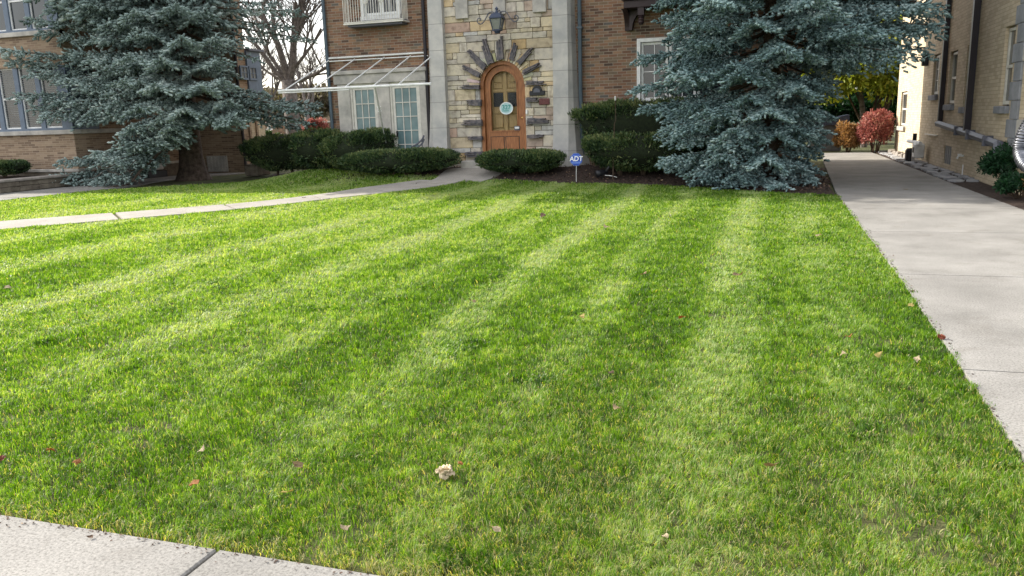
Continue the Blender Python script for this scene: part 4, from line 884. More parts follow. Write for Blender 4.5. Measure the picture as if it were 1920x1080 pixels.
# ================================================================== plant builders
def yew(name, label, cat, cx, cy, z0, rx, ry_, z1, mat='yew', n=16000, seed=0, slope=0.0, flat=.5, size=.033, group=None, trunk=True, lump=.16, under=.55, core='yew_core', stems=3):
    rg = np.random.default_rng(seed + 100); root = tag(empty(name, (cx, cy, z0)), label, cat, group)
    cz = z0 + (z1 - z0) * under; hu = z1 - cz; hd = cz - z0 - .10
    def surf(d):
        # squared-off ellipsoid, lumpy
        u = d / np.linalg.norm(d, axis=1, keepdims=True)
        p = np.sign(u) * np.abs(u) ** flat
        p /= (np.abs(p) ** 2.6).sum(1, keepdims=True) ** (1 / 2.6)
        nn = fnoise(u[:, 0] * 2 + u[:, 2] * 1.3 + seed, u[:, 1] * 2 - u[:, 2], seed, 1.6, 3)
        s = 1 + lump * (nn - .55)[:, None] * 2
        q = p * s * np.array([rx, ry_, 1]); q[:, 2] = np.where(p[:, 2] > 0, p[:, 2] * hu, p[:, 2] * hd) * s[:, 0]
        q[:, 2] += slope * q[:, 0]
        # body narrows towards the ground
        k = np.where(q[:, 2] < 0, 1 - .38 * np.clip(-q[:, 2] / max(hd, .01), 0, 1) ** 1.3, 1); q[:, 0] *= k; q[:, 1] *= k
        return q
    ico = bmesh.new(); bmesh.ops.create_icosphere(ico, subdivisions=4, radius=1)
    V = np.array([v.co[:] for v in ico.verts]); ico.verts.index_update(); T = np.array([[v.index for v in f.verts] for f in ico.faces]); ico.free()
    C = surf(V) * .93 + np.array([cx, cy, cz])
    tri_mesh('shade_core', C, T, None, MT[core], root, smooth=True)  # solid near-black core; the shade inside the bush is put into its colour
    D = rg.normal(size=(n, 3)); D[:, 2] = np.where((D[:, 2] < 0) & (rg.random(n) < .35), -D[:, 2], D[:, 2]); D /= np.linalg.norm(D, axis=1, keepdims=True)
    Q = surf(D); rad = rg.uniform(.92, 1.03, n) + .05 * (fnoise(Q[:, 0] + 3, Q[:, 1] + Q[:, 2] * 1.7, seed + 9, 7, 2) - .5) + (rg.random(n) < .06) * rg.uniform(0, .05, n)
    P = Q * rad[:, None] + np.array([cx, cy, cz])
    nd = Q / np.array([rx, ry_, hu]) ** 2; nd /= np.linalg.norm(nd, axis=1, keepdims=True)
    nd = nd + rg.normal(0, .55, (n, 3)) + np.array([0, 0, .35])
    tv = np.array([[-.22, 0, 0], [.22, 0, 0], [.12, .1, .9], [-.1, .0, 1.2], [.0, -.22, .1], [0.05, .25, 1.0]]); tt = np.array([[0, 1, 2], [0, 2, 3], [4, 1, 5]])
    V, T = scatter(tv, tt, P, nd, size * rg.uniform(.8, 2.0, n), rg.uniform(0, 6.3, n))
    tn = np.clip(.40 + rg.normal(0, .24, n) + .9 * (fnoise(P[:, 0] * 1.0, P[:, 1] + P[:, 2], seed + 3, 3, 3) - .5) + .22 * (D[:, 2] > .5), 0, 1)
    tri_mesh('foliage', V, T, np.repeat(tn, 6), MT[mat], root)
    if trunk:
        r = random.Random(seed); m = MB()
        for k in range(stems):
            x = cx + rx * (0 if stems == 1 else (-.45 + .9 * k / (stems - 1))) * .8; a = Vector((x, cy - .05, z0 - .05)); b2 = Vector((x + r.uniform(-.1, .1), cy + r.uniform(-.1, .1), cz))
            for j in range(3): m.tube([a, a.lerp(b2, .5) + Vector((r.uniform(-.12, .12), r.uniform(-.08, .08), 0)), b2 + Vector((r.uniform(-.2, .2), r.uniform(-.1, .1), 0))], [.035, .025, .015], 5)
        m.build('stems', MT['twig'], root)
    return root
def hz(x, y): return float(gz(x, y))
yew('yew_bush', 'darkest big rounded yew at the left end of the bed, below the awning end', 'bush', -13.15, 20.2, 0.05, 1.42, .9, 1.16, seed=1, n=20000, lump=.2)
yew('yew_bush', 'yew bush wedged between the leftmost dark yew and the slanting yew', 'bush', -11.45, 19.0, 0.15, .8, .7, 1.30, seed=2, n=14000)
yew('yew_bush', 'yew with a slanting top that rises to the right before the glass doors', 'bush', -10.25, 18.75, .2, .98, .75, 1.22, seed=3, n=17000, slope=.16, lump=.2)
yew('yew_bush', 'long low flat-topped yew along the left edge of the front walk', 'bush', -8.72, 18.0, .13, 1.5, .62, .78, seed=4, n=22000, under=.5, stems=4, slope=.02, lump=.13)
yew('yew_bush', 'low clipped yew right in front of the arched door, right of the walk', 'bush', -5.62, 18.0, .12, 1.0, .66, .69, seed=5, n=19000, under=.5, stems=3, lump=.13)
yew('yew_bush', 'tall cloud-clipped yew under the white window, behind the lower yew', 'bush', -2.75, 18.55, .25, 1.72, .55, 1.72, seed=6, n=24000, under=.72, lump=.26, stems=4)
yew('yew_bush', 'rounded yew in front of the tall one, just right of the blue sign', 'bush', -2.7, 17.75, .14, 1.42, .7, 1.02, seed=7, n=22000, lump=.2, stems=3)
yew('planter_bush', 'small rounded bush in the stone planter at the far left', 'bush', -19.95, 16.7, .27, .62, .5, .72, seed=8, n=7000, stems=1)
yew('planter_shrub', 'thin pale leggy shrub behind the planter bush at the left frame edge', 'shrub', -21.3, 17.1, .27, .3, .3, .95, seed=9, n=500, stems=1, mat='greybrush', core='yew_core', size=.05) if False else None
def spray_bush(name, label, cat, c, R, mat, n, size, seed, core=None, elong=2.2, upb=.2, stem=True, smat='twig', group=None, shell=.5, lobes=9, leaf=None):
    """airy bush: leaf clusters through lobes, stems inside"""
    rg = np.random.default_rng(seed + 900); root = tag(empty(name, (c[0], c[1], c[2])), label, cat, group)
    L = rg.normal(size=(lobes, 3)); L /= np.linalg.norm(L, axis=1, keepdims=True); L[:, 2] = np.abs(L[:, 2]) * .9 - .1
    L *= rg.uniform(.45, .75, lobes)[:, None]; li = rg.integers(0, lobes, n)
    d = rg.normal(size=(n, 3)); d /= np.linalg.norm(d, axis=1, keepdims=True)
    P = L[li] + d * (rg.random(n) ** (shell * .6))[:, None] * rg.uniform(.28, .45, lobes)[li][:, None]
    P = P * np.array(R) + np.array([c[0], c[1], c[2] + R[2] * .95]); k = P[:, 2] > c[2] + .03; P = P[k]; d = d[k]; n = len(P)
    tv = leaf if leaf is not None else np.array([[-.5, 0, 0], [.5, 0, 0], [.35, .15, 1.], [-.4, -.1, .9]]); tt = np.array([[0, 1, 2], [0, 2, 3]])
    V, T = scatter(tv, tt, P, d + rg.normal(0, .6, (n, 3)) + np.array([0, 0, upb]), np.stack([np.ones(n), np.ones(n), np.full(n, elong)], -1) * (size * rg.uniform(.6, 1.4, n))[:, None], rg.uniform(0, 6.3, n))
    tint = np.clip(.45 + rg.normal(0, .22, n) + .5 * (fnoise(P[:, 0], P[:, 2] + P[:, 1], seed, 2.2, 2) - .5), 0, 1)
    tri_mesh('foliage', V, T, np.repeat(tint, 4), MT[mat], root)
    if stem:
        m = MB(); r = random.Random(seed)
        for i in range(0, lobes, max(1, lobes // 9)):
            e = Vector((c[0] + L[i, 0] * R[0], c[1] + L[i, 1] * R[1], c[2] + R[2] * .95 + L[i, 2] * R[2])); a = Vector((c[0] + r.uniform(-.1, .1) * R[0], c[1], c[2] - .03)); w = R[2] * .018 + .008
            m.tube([a, a.lerp(e, .45) + Vector((r.uniform(-.1, .1), r.uniform(-.1, .1), .12 * R[2])), e], [w, w * .7, w * .3], 5)
        m.build('stems', MT[smat], root)
    return root
# ================================================================== SPRUCES
def shoot_template():
    vs = [(0, 0, 0)]; r = random.Random(2)
    for z, rad in ((.2, .17), (.75, .21)):
        for k in range(3): a = 2.094 * k + (0 if z < .5 else 1.05); vs.append((rad * math.cos(a), rad * math.sin(a), z))
    vs.append((0, 0, 1.02)); ts = []
    for k in range(3): ts += [(0, 1 + (k + 1) % 3, 1 + k), (1 + k, 1 + (k + 1) % 3, 4 + k), (4 + k, 1 + (k + 1) % 3, 4 + (k + 1) % 3), (4 + k, 4 + (k + 1) % 3, 7)]
    for k in range(13):
        a = 2.4 * k; z = .05 + .85 * k / 13; b = len(vs); R = .40; ca, sa = math.cos(a), math.sin(a); w = .04
        vs += [(-sa * w, ca * w, z), (sa * w, -ca * w, z), (ca * R, sa * R, z + .20)]; ts.append((b, b + 1, b + 2))
    return np.array(vs, float), np.array(ts)
STV, STT = shoot_template()
class Spruce:
    def __init__(s, seed): s.P = []; s.D = []; s.S = []; s.rg = np.random.default_rng(seed); s.tw = MB(); s.rd = random.Random(seed)
    def limb(s, p0, tip, sag=.12, width=.5, s2=.11, s3=.065, size=.10, hang=.35, start=.2, rad=.03):
        rg = s.rg; p0 = np.array(p0, float); tip = np.array(tip, float); L = np.linalg.norm(tip - p0); mid = (p0 + tip) / 2 + np.array([0, 0, -sag * L * .5])
        def ax(t): t = np.asarray(t)[..., None]; return p0 * (1 - t) ** 2 + 2 * mid * t * (1 - t) + tip * t * t
        def tg(t): t = np.asarray(t)[..., None]; v = 2 * (mid - p0) * (1 - t) + 2 * (tip - mid) * t; return v / (np.linalg.norm(v, axis=-1, keepdims=True) + 1e-9)
        k = 7; s.tw.tube([tuple(v) for v in ax(np.linspace(0, 1, k))], [rad * (1 - .8 * i / (k - 1)) for i in range(k)], 5, cap=False)
        n = max(3, int(L * (1 - start) / s2)); ts = start + (1 - start) * (np.arange(n) + rg.random(n) * .6) / n
        A = ax(ts); Tt = tg(ts)
        for side in (-1, 1):
            B = np.cross(Tt, [0, 0, 1.]); B /= np.linalg.norm(B, axis=1, keepdims=True) + 1e-9
            ang = np.radians(rg.uniform(38, 68, n)); d2 = Tt * np.cos(ang)[:, None] + side * B * np.sin(ang)[:, None]; d2[:, 2] -= hang * rg.uniform(.2, 1.2, n)
            d2 /= np.linalg.norm(d2, axis=1, keepdims=True)
            l2 = width * (.25 + .75 * np.clip(1.25 - ts, 0, 1) ** .8 * np.clip((ts - start) * 3 + .5, 0, 1)) * rg.uniform(.6, 1.2, n)
            for i in range(n):
                m = max(2, int(l2[i] / s3)); u = (np.arange(m) + .5) / m
                base = A[i] + d2[i] * (l2[i] * u)[:, None] + np.array([0, 0, -1.]) * (l2[i] * .25 * u ** 2)[:, None]
                sp = np.cross(d2[i], [0, 0, 1.]); sp /= np.linalg.norm(sp) + 1e-9
                for sd2 in (-1, 1):
                    dd = d2[i] * .75 + sd2 * sp * .65 + rg.normal(0, .28, (m, 3)) + np.array([0, 0, .12]); s.P.append(base); s.D.append(dd); s.S.append(size * rg.uniform(.65, 1.2, m) * (1 - .15 * u))
                if rg.random() < .5:
                    s.P.append(base); s.D.append(d2[i] * .5 + np.array([0, 0, -.7]) + rg.normal(0, .3, (m, 3))); s.S.append(size * rg.uniform(.6, 1.1, m))
                s.P.append((A[i] + d2[i] * l2[i] + np.array([0, 0, -.25 * l2[i]]))[None]); s.D.append((d2[i] + np.array([0, 0, .1]))[None]); s.S.append(np.array([size * 1.15]))
        m = max(3, int(L * .8 / s3)); u = np.linspace(.3, 1, m); s.P.append(ax(u)); s.D.append(tg(u) + rg.normal(0, .45, (m, 3)) + np.array([0, 0, .35])); s.S.append(size * rg.uniform(.8, 1.2, m))
    def finish(s, root, mat):
        P = np.concatenate(s.P); D = np.concatenate(s.D); Z = np.concatenate(s.S); k = P[:, 2] > .03; P, D, Z = P[k], D[k], Z[k]; n = len(P)
        V, T = scatter(STV, STT, P, D, np.stack([Z * .95, Z * .95, Z], -1), s.rg.uniform(0, 6.3, n))
        tint = np.clip(.5 + s.rg.normal(0, .17, n) + .6 * (fnoise(P[:, 0] + P[:, 1], P[:, 2] * 1.5, 77, 1.5, 3) - .5), 0, 1)
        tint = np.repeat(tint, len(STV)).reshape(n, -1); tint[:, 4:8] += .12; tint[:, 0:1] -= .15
        tri_mesh('crown', V, T, np.clip(tint, 0, 1).ravel(), mat, root); s.tw.build('limbs', MT['twig'], root); print('shoots', n)
def trunk_mesh(x, y, z0, r0_, h, root, mat, flare=1.6, lean=(0, 0), name='trunk'):
    m = MB(); secs = [0, .06, .15, .35, .7, 1.3, 2.2, 3.5, 5, 7, 9, 12, 15, 18]; pts = []; rad = []
    for z in secs:
        if z > h: break
        pts.append((x + lean[0] * z, y + lean[1] * z, z0 - .05 + z)); rad.append(max(.02, r0_ * (1 - z / h * .95) * (1 + (flare - 1) * math.exp(-z / .28))))
    m.tube(pts, rad, 14)
    rr = random.Random(int(x * 10)); n = 14; V = []
    for i, v in enumerate(m.v):
        k = i % n; sc_ = 1 + (.10 * math.sin(k * 2.1) + .06 * math.sin(k * 4.7 + 1) + rr.uniform(-.03, .03)); sec = i // n; c = pts[min(sec, len(pts) - 1)]
        V.append((c[0] + (v[0] - c[0]) * sc_, c[1] + (v[1] - c[1]) * sc_, v[2]))
    m.v = V; return m.build(name, mat, root, smooth=True)
# ---- right spruce
rx_, ry2 = -.12, 16.75
rs_root = tag(empty('blue_spruce', (rx_, ry2, 0)), 'dense blue spruce with branches to the ground, left of the driveway', 'spruce tree')
sp = Spruce(11); rd = random.Random(12)
def rad_right(az, z):
    """crown reach by compass angle (0 = +x, 90 = +y, 270 = towards the street)"""
    c, s2 = math.cos(az), math.sin(az)
    right = float(np.interp(z, [0, .6, 1.2, 1.8, 2.3, 2.8, 3.4, 4.5, 7, 10], [.95, .92, .92, 1.0, 1.6, 2.6, 2.9, 2.8, 2.4, 1.8]))
    left = float(np.interp(z, [0, .4, .9, 1.3, 1.9, 2.6, 3.2, 4.2, 7, 10], [1.35, 1.7, 2.0, 1.9, 2.35, 2.3, 2.3, 2.3, 2.1, 1.6]))
    front = float(np.interp(z, [0, .8, 2, 3.5, 5, 7, 10], [1.65, 1.9, 2.2, 2.6, 2.6, 2.4, 1.6]))
    back = min(left, 2.0)
    a = right if c > 0 else left; b2 = back if s2 > 0 else front
    return 1 / math.sqrt((c / a) ** 2 + (s2 / b2) ** 2)
z = .12; wi = 0
while z < 13:
    dense = z < 4.6; nb = 10 if dense else 8; off = rd.uniform(0, 6.28)
    for k in range(nb):
        az = off + 2 * math.pi * k / nb + rd.uniform(-.2, .2); zz = z + rd.uniform(-.12, .12); R = rad_right(az, zz) * rd.uniform(.74, 1.12) * float(np.interp(zz, [0, 10, 13.2], [1, 1, .3]))
        p0 = (rx_, ry2, zz + .25 * R * .5); tip = (rx_ + R * math.cos(az), ry2 + R * math.sin(az), max(.1, zz - .06 * R + rd.uniform(-.08, .1)))
        back_side = math.sin(az) > .45
        if dense: sp.limb(p0, tip, sag=.16, width=.55 if not back_side else .5, s2=.10 if not back_side else .2, s3=.062 if not back_side else .1, size=.10 if not back_side else .13, start=.30 if not back_side else .5, rad=.03, hang=.28)
        else: sp.limb(p0, tip, sag=.12, width=.75, s2=.18, s3=.12, size=.2, start=.25, rad=.03)
    z += .29 if dense else .42; wi += 1
# overhanging limbs towards the driveway
for (px, py, yy, zz) in ((1762, 48, 15.6, 3.2), (1745, 22, 16.4, 3.5), (1742, 92, 15.9, 2.95), (1700, 100, 15.2, 2.8), (1690, 60, 15.0, 3.1), (1660, 118, 15.7, 2.7), (1725, 60, 17.0, 3.3), (1770, 10, 16.2, 3.7), (1640, 95, 16.5, 2.9)):
    t = PY(px, py, yy); sp.limb((rx_, ry2, zz + .25), tuple(t), sag=.1, width=.6, s2=.13, s3=.075, size=.10, start=.3, hang=.5)
trunk_mesh(rx_, ry2, 0, .19, 13.4, rs_root, MT['bark'], 1.3); sp.finish(rs_root, MT['needle'])
# ---- left spruce
lx_, ly_ = -15.85, 19.25
ls_root = tag(empty('blue_spruce', (lx_, ly_, 0)), 'open-crowned blue spruce with a thick bare trunk before the tan house', 'spruce tree')
sp = Spruce(31); rd = random.Random(8)
def limb_to(zs, px, py, dy, **k):
    if px < 250: dy = min(dy, -2.3 - .4 * (px % 3) / 3)
    t = PY(px, py, ly_ + dy); sp.limb((lx_ + (zs * .01), ly_, zs), tuple(t), **{**dict(width=.62, s2=.14, s3=.085, size=.135, start=.22, hang=.3, sag=.12, rad=.045), **k})
for zs, px, py, dy in ((3.4, 5, 92, -1.4), (3.2, 15, 112, -1.2), (3.0, 60, 135, -1.0), (2.9, 34, 178, -1.6), (2.8, 60, 200, -1.3), (2.6, 80, 215, -2.0), (2.5, 100, 190, -.6), (3.3, 120, 150, -.5), (3.9, 75, 60, -.6), (4.2, 55, 35, -1.0), (4.4, 90, 15, -1.6),
                       (4.6, 120, 0, -.5), (3.6, 130, 95, -2.2), (3.4, 170, 110, -2.5), (3.0, 150, 160, -2.6), (2.7, 180, 200, -2.6), (2.4, 205, 215, -2.4), (2.6, 150, 225, -1.6),
                       (4.4, 200, 40, -2.4), (4.8, 250, 20, -2.6), (4.2, 260, 60, -2.6), (3.7, 240, 105, -2.8), (3.2, 230, 150, -3.0), (3.4, 300, 110, -2.8), (3.0, 290, 160, -3.0), (2.6, 260, 200, -3.0), (2.2, 250, 235, -2.8), (2.4, 300, 225, -2.6),
                       (3.8, 340, 70, -2.8), (4.6, 330, 10, -2.4), (4.4, 385, 20, -1.6), (3.6, 405, 70, -1.6), (3.2, 415, 110, -1.8), (2.7, 420, 150, -2.0), (2.9, 380, 160, -2.6), (2.3, 345, 205, -2.6), (2.1, 320, 240, -2.4),
                       (1.9, 400, 222, -1.9), (1.9, 455, 208, -1.5), (2.0, 440, 220, -2.1), (2.2, 430, 190, -1.8), (4.8, 160, 5, -1.8), (5.2, 210, -20, -1.5), (4.0, 180, 70, -1.9), (3.5, 200, 125, -1.2), (2.9, 210, 175, -1.4)):
    limb_to(zs, px, py, dy)
# low limb sweeping down to the lawn on the left
for zs, px, py, dy in ((1.5, 100, 330, -2.4), (1.4, 130, 345, -2.2), (1.6, 115, 300, -2.0), (1.7, 175, 285, -2.6), (1.5, 165, 350, -2.6), (1.4, 205, 330, -2.8), (1.8, 220, 262, -2.6), (1.7, 200, 300, -2.9), (1.9, 250, 270, -2.8), (1.8, 285, 262, -2.5), (1.9, 312, 255, -2.2), (2.0, 240, 245, -2.4), (1.6, 240, 300, -2.4)):
    limb_to(zs, px, py, dy, sag=.35, start=.35, width=.6)
# thin limbs reaching right towards the brick house
for zs, px, py, dy in ((2.8, 560, 205, -.8), (2.7, 598, 212, -.4), (2.6, 585, 232, -.5), (2.5, 520, 235, -.2), (2.7, 530, 205, .4), (2.4, 480, 200, .2), (2.9, 500, 178, -.5), (2.6, 560, 240, .6), (2.5, 600, 195, .4)):
    limb_to(zs, px, py, dy, sag=.05, start=.45, width=.34, s2=.19)
for zs, px, py, dy in ((4.3, 500, 75, .4), (4.6, 545, 50, .2), (4.8, 560, 20, -.4), (4.1, 480, 110, -.3), (4.9, 520, 5, .5), (4.5, 590, 75, .8), (5.0, 470, 20, .2), (4.4, 450, 80, -.8)):
    limb_to(zs, px, py, dy, sag=.04, start=.5, width=.34, s2=.2, s3=.12, size=.12)
z = 4.6
while z < 18:
    off = rd.uniform(0, 6.28)
    for k in range(7):
        az = off + .9 * k; R = np.interp(z, [4.6, 8, 12, 18], [3.6, 3.6, 3.0, .5]) * rd.uniform(.7, 1.1) * (float(np.interp(z, [4.6, 9], [.42, 1])) if math.cos(az) > .1 else 1); sp.limb((lx_, ly_, z + .4), (lx_ + R * math.cos(az), ly_ + R * math.sin(az), z - .1), s2=.3, s3=.17, size=.26, width=.85, start=.2, rad=.04)
    z += .45
for k in range(16):  # back side of the crown
    az = math.radians(rd.uniform(20, 165)); z = rd.uniform(2.6, 4.6); R = rd.uniform(2.0, 3.2) * (.5 if math.cos(az) > 0 else 1); sp.limb((lx_, ly_, z + .3), (lx_ + R * math.cos(az), ly_ + R * math.sin(az), z - .1), s2=.25, s3=.14, size=.18, width=.6, start=.3, rad=.04)
trunk_mesh(lx_, ly_, 0, .29, 18.5, ls_root, MT['bark'], 1.75, lean=(-.0, 0)); sp.finish(ls_root, MT['needle2'])
# dead lower twigs of the low limb
m1 = MB(); r = random.Random(5)
for k in range(34):
    a = PY(r.uniform(190, 262), r.uniform(300, 350), ly_ - 2.4 + r.uniform(-.4, .4)); e = a + Vector((r.uniform(-.5, .3), r.uniform(-.2, .2), r.uniform(-.3, .15))); e.z = max(e.z, .03); a.z = max(a.z, .05)
    m1.tube([a, a.lerp(e, .5) + Vector((0, 0, r.uniform(-.06, .03))), e], [.012, .008, .003], 4)
m1.tube(smooth_path([(lx_ - .1, ly_, 1.5), PY(300, 285, ly_ - 1.5), PY(262, 322, ly_ - 2.2), PY(240, 345, ly_ - 2.5), PY(190, 352, ly_ - 2.7)]), [.05 - .0016 * i for i in range(25)], 6)
m1.build('bare_twigs', MT['bark'], ls_root)
# ================================================================== BARE TREE behind
def bare_tree(name, label, x, y, segs, seed, depth=5, mat='bark_grey', root_r=.3, group=None):
    root = tag(empty(name, (x, y, 0)), label, 'tree', group); r = random.Random(seed); tr = MB(); cr_ = MB()
    def grow(p, d, L, rad, lev):
        if lev > depth or rad < .004: return
        pts = [p]; q_ = p.copy(); dd = d.copy(); k = 4
        for i in range(k):
            dd = (dd + Vector((r.gauss(0, .13), r.gauss(0, .13), r.gauss(.03, .08)))).normalized(); q_ = q_ + dd * (L / k); pts.append(q_.copy())
        cr_.tube(pts, [rad * (1 - .45 * i / k) for i in range(k + 1)], 6 if lev < 2 else 4, cap=False)
        for i in range(r.choice([3, 3, 4])):
            t = r.uniform(.45, 1); b2 = pts[min(int(t * k), k)]; nd = (dd + Vector((r.gauss(0, .6), r.gauss(0, .6), r.gauss(.15, .35)))).normalized(); grow(b2, nd, L * r.uniform(.55, .8), rad * r.uniform(.42, .62), lev + 1)
    tr.tube([(x, y, -.1), (x + .02, y, .8), (x - .03, y, segs[0])], [root_r * 1.3, root_r, root_r * .9], 10); tr.build('trunk', MT[mat], root, smooth=True)
    for (dx, dz, L, rad) in segs[1]:
        grow(Vector((x, y, segs[0] - .15)), Vector((dx, r.uniform(-.25, .25), dz)).normalized(), L, rad, 1)
    cr_.build('crown', MT[mat], root); return root
bt = PY(545, 190, 33); 
bare_tree('bare_tree', 'large bare forking tree standing between the two houses', bt.x, 33, (PY(545, 150, 33).z, [(-.12, 1, 3.6, .17), (.38, 1, 3.6, .19), (-.9, .75, 3.6, .12), (1.0, .35, 3.0, .09), (.1, 1, 3.2, .11), (-1, .25, 2.6, .07), (.7, .9, 3, .09), (-.5, .9, 3.2, .09)]), 5, depth=6, root_r=.36)
b2 = PY(575, 200, 46); bare_tree('bare_tree', 'small distant bare tree right of the large forking one', b2.x, 46, (2.2, [(-.4, 1, 2.8, .12), (.5, 1, 2.6, .12), (.0, 1, 3, .13)]), 15, depth=6, root_r=.18)
b2 = PY(500, 200, 50); bare_tree('bare_tree', 'small distant bare tree left of the large forking one', b2.x, 50, (2.2, [(-.4, 1, 3, .12), (.5, 1, 2.8, .12), (.0, 1, 3, .13)]), 16, depth=6, root_r=.18)
# ================================================================== background plants
p = PY(591, 240, 30); spray_bush('red_bush', 'small pinkish red bush far back in the gap between the houses', 'bush', (p.x, 30, .4), (.65, .5, .75), 'redleaf', 3500, .035, 1)
spray_bush('burning_bush', 'round bright red bush at the end of the driveway by the cream wall', 'bush', (3.1, 28.6, -.22), (.6, .58, .86), 'redleaf', 13000, .03, 2, lobes=30, shell=.9)
spray_bush('brown_bush', 'orange-brown bush left of the bright red bush', 'bush', (2.3, 29.1, -.22), (.5, .5, .66), 'orangeleaf', 9000, .03, 3, lobes=22)
spray_bush('leafy_bush', 'yellowing leafy shrub left of the dark cover at the driveway end', 'bush', (.75, 29.5, 0), (.62, .5, .8), 'orangeleaf', 3500, .045, 4, lobes=14)
tr = spray_bush('yellow_green_tree', 'yellow-green leafy tree rising behind the red bush', 'tree', (3.4, 33, .3), (3.0, 2.0, 2.6), 'yellowgreen', 40000, .07, 6, lobes=40, shell=.9)
MB().tube([(3.2, 33, -.05), (3.1, 33, 1.2), (2.9, 33, 2.6)], [.12, .1, .05], 8).build('trunk', MT['bark_grey'], tr)
spray_bush('green_hedge', 'green hedge far behind the dark covered woodpile', 'hedge', (3.4, 36, .1), (3.4, 1.0, 1.15), 'darkgreen', 14000, .07, 7, lobes=26)
# covered woodpile
wp = tag(empty('covered_woodpile', (1.55, 30.3, 0)), 'grey wooden box under a sagging dark blue cover at the driveway end', 'woodpile')
m1 = MB()
for i in range(9): m1.box(1.15 + i * .115, 1.26 + i * .115, 30.0, 30.03, 0, .95)
m1.box(1.15, 2.19, 30.03, 30.8, 0, .93); m1.build('box', MT['greywood'], wp)
m1 = MB(); vs = []; fs = []
for j in range(5):
    for i in range(13):
        u = i / 12; v = j / 4; vs.append((.95 + 1.45 * u, 29.9 + 1.0 * v, 1.10 + .10 * u - .07 * math.sin(u * math.pi) + .02 * math.sin(9 * u)))
for i in range(13): u = i / 12; vs.append((.95 + 1.45 * u, 29.88, .84 + .10 * u - .05 * math.sin(u * math.pi) + .03 * math.sin(14 * u)))
for j in range(4):
    for i in range(12): fs.append((j * 13 + i, j * 13 + i + 1, j * 13 + 14 + i, j * 13 + 13 + i))
for i in range(12): fs.append((i, 65 + i, 66 + i, i + 1))
m1.add(vs, fs); m1.build('cover', MT['tarp'], wp)
# far garden wall, garage, houses, tree belt
m1 = tag(empty('garden_wall', (-27, 40, 0)), 'low brick garden wall far back in the gap between the houses', 'wall'); MB().box(-34, -20, 40, 40.3, -.05, 1.55).build('wall', MT['brick'], m1); MB().box(-34, -20, 39.96, 40.34, 1.55, 1.63).build('coping', MT['lime'], m1)
gr = tag(empty('garage', (0, 41, 0)), 'brick garage far behind the driveway, partly hidden by shrubs', 'garage')
MB().box(-2, 3.1, 40, 45, -.05, 2.5).build('wall', MT['brick_tan'], gr); MB().prism([(-2.3, 2.5), (3.4, 2.5), (.5, 4.0)], 39.7, 45.3).build('roof', MT['roof'], gr); MB().box(1.9, 2.4, 39.95, 40.0, 1.2, 1.8).build('window', MT['white2'], gr)
for i, (x, y, R, hgt, mt_, lb) in enumerate(((-46, 62, 5, 5, 'greybrush', 'broad grey leafless tree on the horizon between the houses'), (-37, 60, 4, 4.2, 'greybrush', 'grey brushy tree on the horizon beside the brick house corner'), (6, 56, 5, 8, 'orangeleaf', 'tall brownish tree far behind the cream house'), (-1, 58, 5, 7, 'greybrush', 'grey brushy tree far behind the brick garage'))):
    t_ = spray_bush('distant_tree', lb, 'tree', (x, y, .8), (R, R * .8, hgt * .5), mt_, 5000, .16, 20 + i, lobes=26)
b3 = MB().box(-60, -46, 76, 84, -.1, 3.4); fh = tag(empty('distant_house', (-53, 78, 0)), 'distant brick house with a dark roof seen through the gap', 'house'); b3.build('wall', MT['brick_tan'], fh); MB().prism([(-61, 3.4), (-45, 3.4), (-53, 5.6)], 75.5, 84.5).build('roof', MT['roof'], fh)
# gap furniture: dark pot plant and white post
p = PY(503, 235, 29); tag(MB().box(p.x - .06, p.x + .06, 29, 29.1, -.05, PY(503, 229, 29).z, bev=.01).box(p.x - .16, p.x + .12, 28.98, 29.12, PY(503, 243, 29).z - .02, PY(503, 243, 29).z + .03).build('white_post', MT['white2']), 'short white post in the gap left of the brick house', 'post')
p = PY(507, 245, 28.5); spray_bush('potted_shrub', 'small dark shrub under the spruce limbs in the gap', 'shrub', (p.x, 28.5, .1), (.45, .4, .65), 'yew', 2500, .05, 31, lobes=8)
# ================================================================== plants at the right edge
spray_bush('juniper', 'dark green spreading juniper at the corner of the cream house', 'shrub', (3.95, 15.15, 0), (.72, .9, .44), 'darkgreen', 16000, .02, 41, lobes=30, elong=3, shell=.7)
spray_bush('juniper', 'low dark juniper lobe in front of the bigger juniper', 'shrub', (3.55, 13.9, 0), (.30, .45, .2), 'darkgreen', 5000, .02, 42, lobes=12, elong=3)
spray_bush('bed_plant', 'reddish leafy plant at the right edge below the silver duct', 'plant', (3.62, 13.0, 0), (.25, .3, .22), 'mixedleaf', 1800, .026, 43, lobes=9)
spray_bush('bed_plant', 'low green and pink plant beside the driveway at the right edge', 'plant', (3.50, 12.3, 0), (.25, .3, .15), 'mixedleaf', 1600, .024, 44, lobes=9)
spray_bush('dry_twigs', 'pale brown dry flower stems before the dark juniper', 'plant', (3.62, 13.6, 0), (.16, .2, .18), 'orangeleaf', 300, .02, 45, lobes=6)
